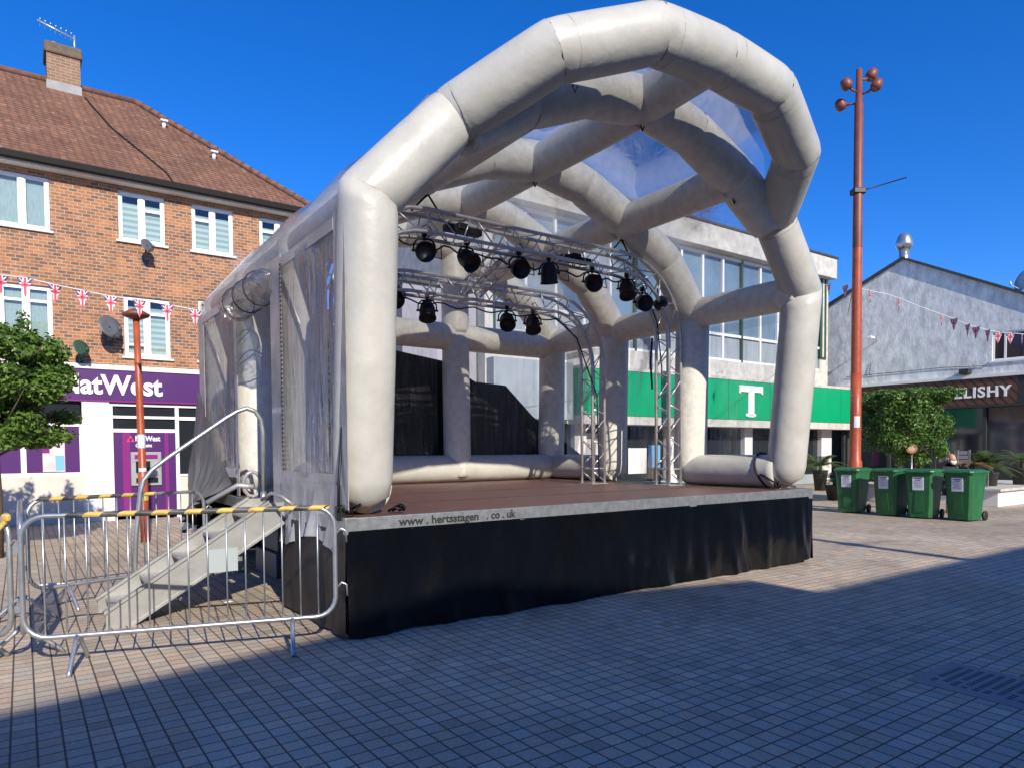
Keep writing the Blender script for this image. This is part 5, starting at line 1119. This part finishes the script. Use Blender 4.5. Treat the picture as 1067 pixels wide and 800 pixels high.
bunting([S(6.2, 8.5, 4.42), S(7.0, 8.5, 4.41), S(9.2, 8.5, 4.55), S(9.9, 8.5, 4.71), S(13.4, 8.5, 5.24), S(17, 10, 6.3)], [(S(9.2, 8.5, 4.55), .2, 1), (S(7.6, 8.5, 4.43), .3, 1)], .26, 'bunting string seen through the back of the stage')
bunting([(9.8, 23.0, 7.0), (10.1, 23.4, 7.0), (9.4, 20.2, 6.25), (8.63, 17.4, 5.6)], [((9.65, 21.2, 6.5), .9, .9), ((9.0, 18.8, 5.9), 1.1, .9)], .3, 'short bunting string from the shop building to the mast')
D = [(8.62, 17.4, 5.51), (9.01, 17.51, 5.46), (9.52, 17.64, 5.4), (9.86, 17.73, 5.32), (10.53, 17.91, 5.13), (11.16, 18.08, 4.97), (11.55, 18.19, 4.88), (11.98, 18.3, 4.75), (12.25, 18.38, 4.69), (12.63, 18.48, 4.63), (12.97, 18.57, 4.59), (13.38, 18.68, 4.58), (13.77, 18.79, 4.57), (14.42, 18.96, 4.54), (20.0, 20.5, 4.9)]
bunting(D, [(Vector(D[k]), random.choice((-1.1, -.6, .2, .9, 1.3)), .95) for k in (1, 3, 5, 6, 7, 8, 9, 10, 11, 12, 13)], .24, 'string of union flag bunting from the mast past the grey gable')
mb = MB(); mb.tube([(8.64, 17.4, 5.65), (10.0, 20.5, 6.0), (14.0, 29.0, 7.1)], .012, 4); single(mb, 'overhead_cable', M_cable, 'thin dark cable from the mast to the grey gable', 'cable', Vector((8.64, 17.4, 5.65)))

# ================================================================== SEATED MAN
pr = thing('person', 'seated bald man with white beard in a black jacket behind the bins', 'person', (10.42, 16.5, 0))
MPn = Matrix.Translation((10.42, 16.5, 0)) @ Matrix.Rotation(radians(8), 4, 'Z')       # faces -Y
def skin_body(joints, edges, radii, name, m, parent, M, sub=2, extra=None):
    me = bpy.data.meshes.new(name); me.from_pydata([Vector(j) for j in joints], edges, []); o = bpy.data.objects.new(name, me); COL.objects.link(o)
    sk = o.modifiers.new('s', 'SKIN'); 
    for i, v in enumerate(me.skin_vertices[0].data): v.radius = (radii[i], radii[i]); v.use_root = (i == 0)
    sb = o.modifiers.new('b', 'SUBSURF'); sb.levels = sub; sb.render_levels = sub
    bpy.context.view_layer.update(); dg = bpy.context.evaluated_depsgraph_get(); ev = o.evaluated_get(dg).to_mesh()
    mb = MB(M); mb.add([v.co.copy() for v in ev.vertices], [list(p.vertices) for p in ev.polygons], True); o.evaluated_get(dg).to_mesh_clear(); bpy.data.objects.remove(o)
    if extra: extra(mb)
    return build(mb, name, m, parent)
J = [(0, .05, .52), (0, .06, .75), (0, .02, .98), (0, -.02, 1.10), (0, -.05, 1.17), (0, -.06, 1.24),
     (.17, .02, 1.02), (.25, -.02, .80), (.18, -.22, .68), (.12, -.30, .66), (-.17, .02, 1.02), (-.26, -.04, .80), (-.2, -.24, .70), (-.13, -.32, .70),
     (.11, -.02, .50), (.13, -.42, .50), (.13, -.42, .10), (.13, -.52, .05), (-.11, -.02, .50), (-.13, -.42, .50), (-.13, -.42, .10), (-.13, -.52, .05)]
E_ = [(0, 1), (1, 2), (2, 3), (3, 4), (4, 5), (2, 6), (6, 7), (7, 8), (8, 9), (2, 10), (10, 11), (11, 12), (12, 13), (0, 14), (14, 15), (15, 16), (16, 17), (0, 18), (18, 19), (19, 20), (20, 21)]
Rr = [.16, .155, .15, .07, .055, .06, .075, .055, .045, .03, .075, .055, .045, .03, .09, .07, .05, .045, .09, .07, .05, .045]
skin_body(J, E_, Rr, 'body', M_jacket, pr, MPn)
def head(mb):
    for k in (-1, 1): mb.lathe([(.001, -.03), (.022, -.01), (.022, .012), (.001, .03)], Matrix.Translation((k * .082, -.055, 1.265)), 8)
mb = MB(MPn)
hp_ = []
for i in range(13):
    th = pi * i / 12; hp_.append((.083 * sin(th), 0, 1.27 + .118 * cos(th)))
mb.rings([[(r_ * cos(2 * pi * j / 20), -.06 + r_ * 1.18 * sin(2 * pi * j / 20) - (.012 if (sin(2 * pi * j / 20) < -.8 and 1.23 < z_ < 1.29) else 0), z_) for j in range(20)] for r_, _, z_ in hp_])
head(mb); mb.add([(-.014, -.155, 1.245), (.014, -.155, 1.245), (0, -.185, 1.25), (0, -.155, 1.29)], [(0, 2, 1), (0, 3, 2), (1, 2, 3)], True)
hd = build(mb, 'head', M_skin, pr)
mb = MB(MPn)
for (x, z, r_) in ((-.05, 1.20, .035), (.05, 1.20, .035), (0, 1.185, .05), (0, 1.165, .045), (-.03, 1.18, .04), (.03, 1.18, .04)): mb.lathe([(.001, -r_), (r_ * .8, -r_ * .6), (r_, 0), (r_ * .8, r_ * .6), (.001, r_)], Matrix.Translation((x, -.125, z)), 10)
build(mb, 'beard', M_hair, hd)
mb = MB(MPn)
for k in (-1, 1): mb.lathe([(.001, -.05), (.03, -.03), (.035, .01), (.001, .05)], Matrix.Translation((k * .068, -.01, 1.27)), 8)
build(mb, 'side_hair', M_hair, hd)
mb = MB(MPn)
for k in (-1, 1): mb.lathe([(.001, -.008), (.009, 0), (.001, .008)], Matrix.Translation((k * .032, -.148, 1.285)), 6)
build(mb, 'eyes', M_cable, hd)
for k, (hx, hz) in ((1, (.12, .66)), (-1, (-.13, .70))):
    mb = MB(MPn); c = Vector((hx, -.30, hz)); mb.lathe([(.001, -.045), (.03, -.03), (.036, .01), (.001, .045)], Matrix.Translation(c) @ Matrix.Rotation(1.3, 4, 'X'), 10)
    for q in range(4): mb.tube([c + Vector((-.024 + q * .016, -.02, 0)), c + Vector((-.026 + q * .017, -.065 - .006 * (q in (1, 2)), -.01)), c + Vector((-.026 + q * .017, -.085, -.035))], [.009, .0085, .007], 6)
    mb.tube([c + Vector((-.03 * k, .0, .0)), c + Vector((-.055 * k, -.03, .0)), c + Vector((-.055 * k, -.055, -.01))], [.011, .01, .008], 6); build(mb, 'hand', M_skin, pr)
chr_ = thing('chair', 'small dark metal chair under the seated man', 'chair', (10.42, 16.55, 0))
mb = MB(MPn); mb.box((-.22, -.18, .40), (.22, .26, .43), .01); build(mb, 'seat', M_wood, chr_)
for x in (-.2, .2):
    for y in (-.16, .24): mb = MB(MPn); mb.tube([(x, y, 0), (x, y, .41)], .014, 6); build(mb, 'leg', M_steel, chr_)
mb = MB(MPn); mb.box((-.22, .26, .55), (.22, .285, .9), .01); build(mb, 'backrest', M_wood, chr_)
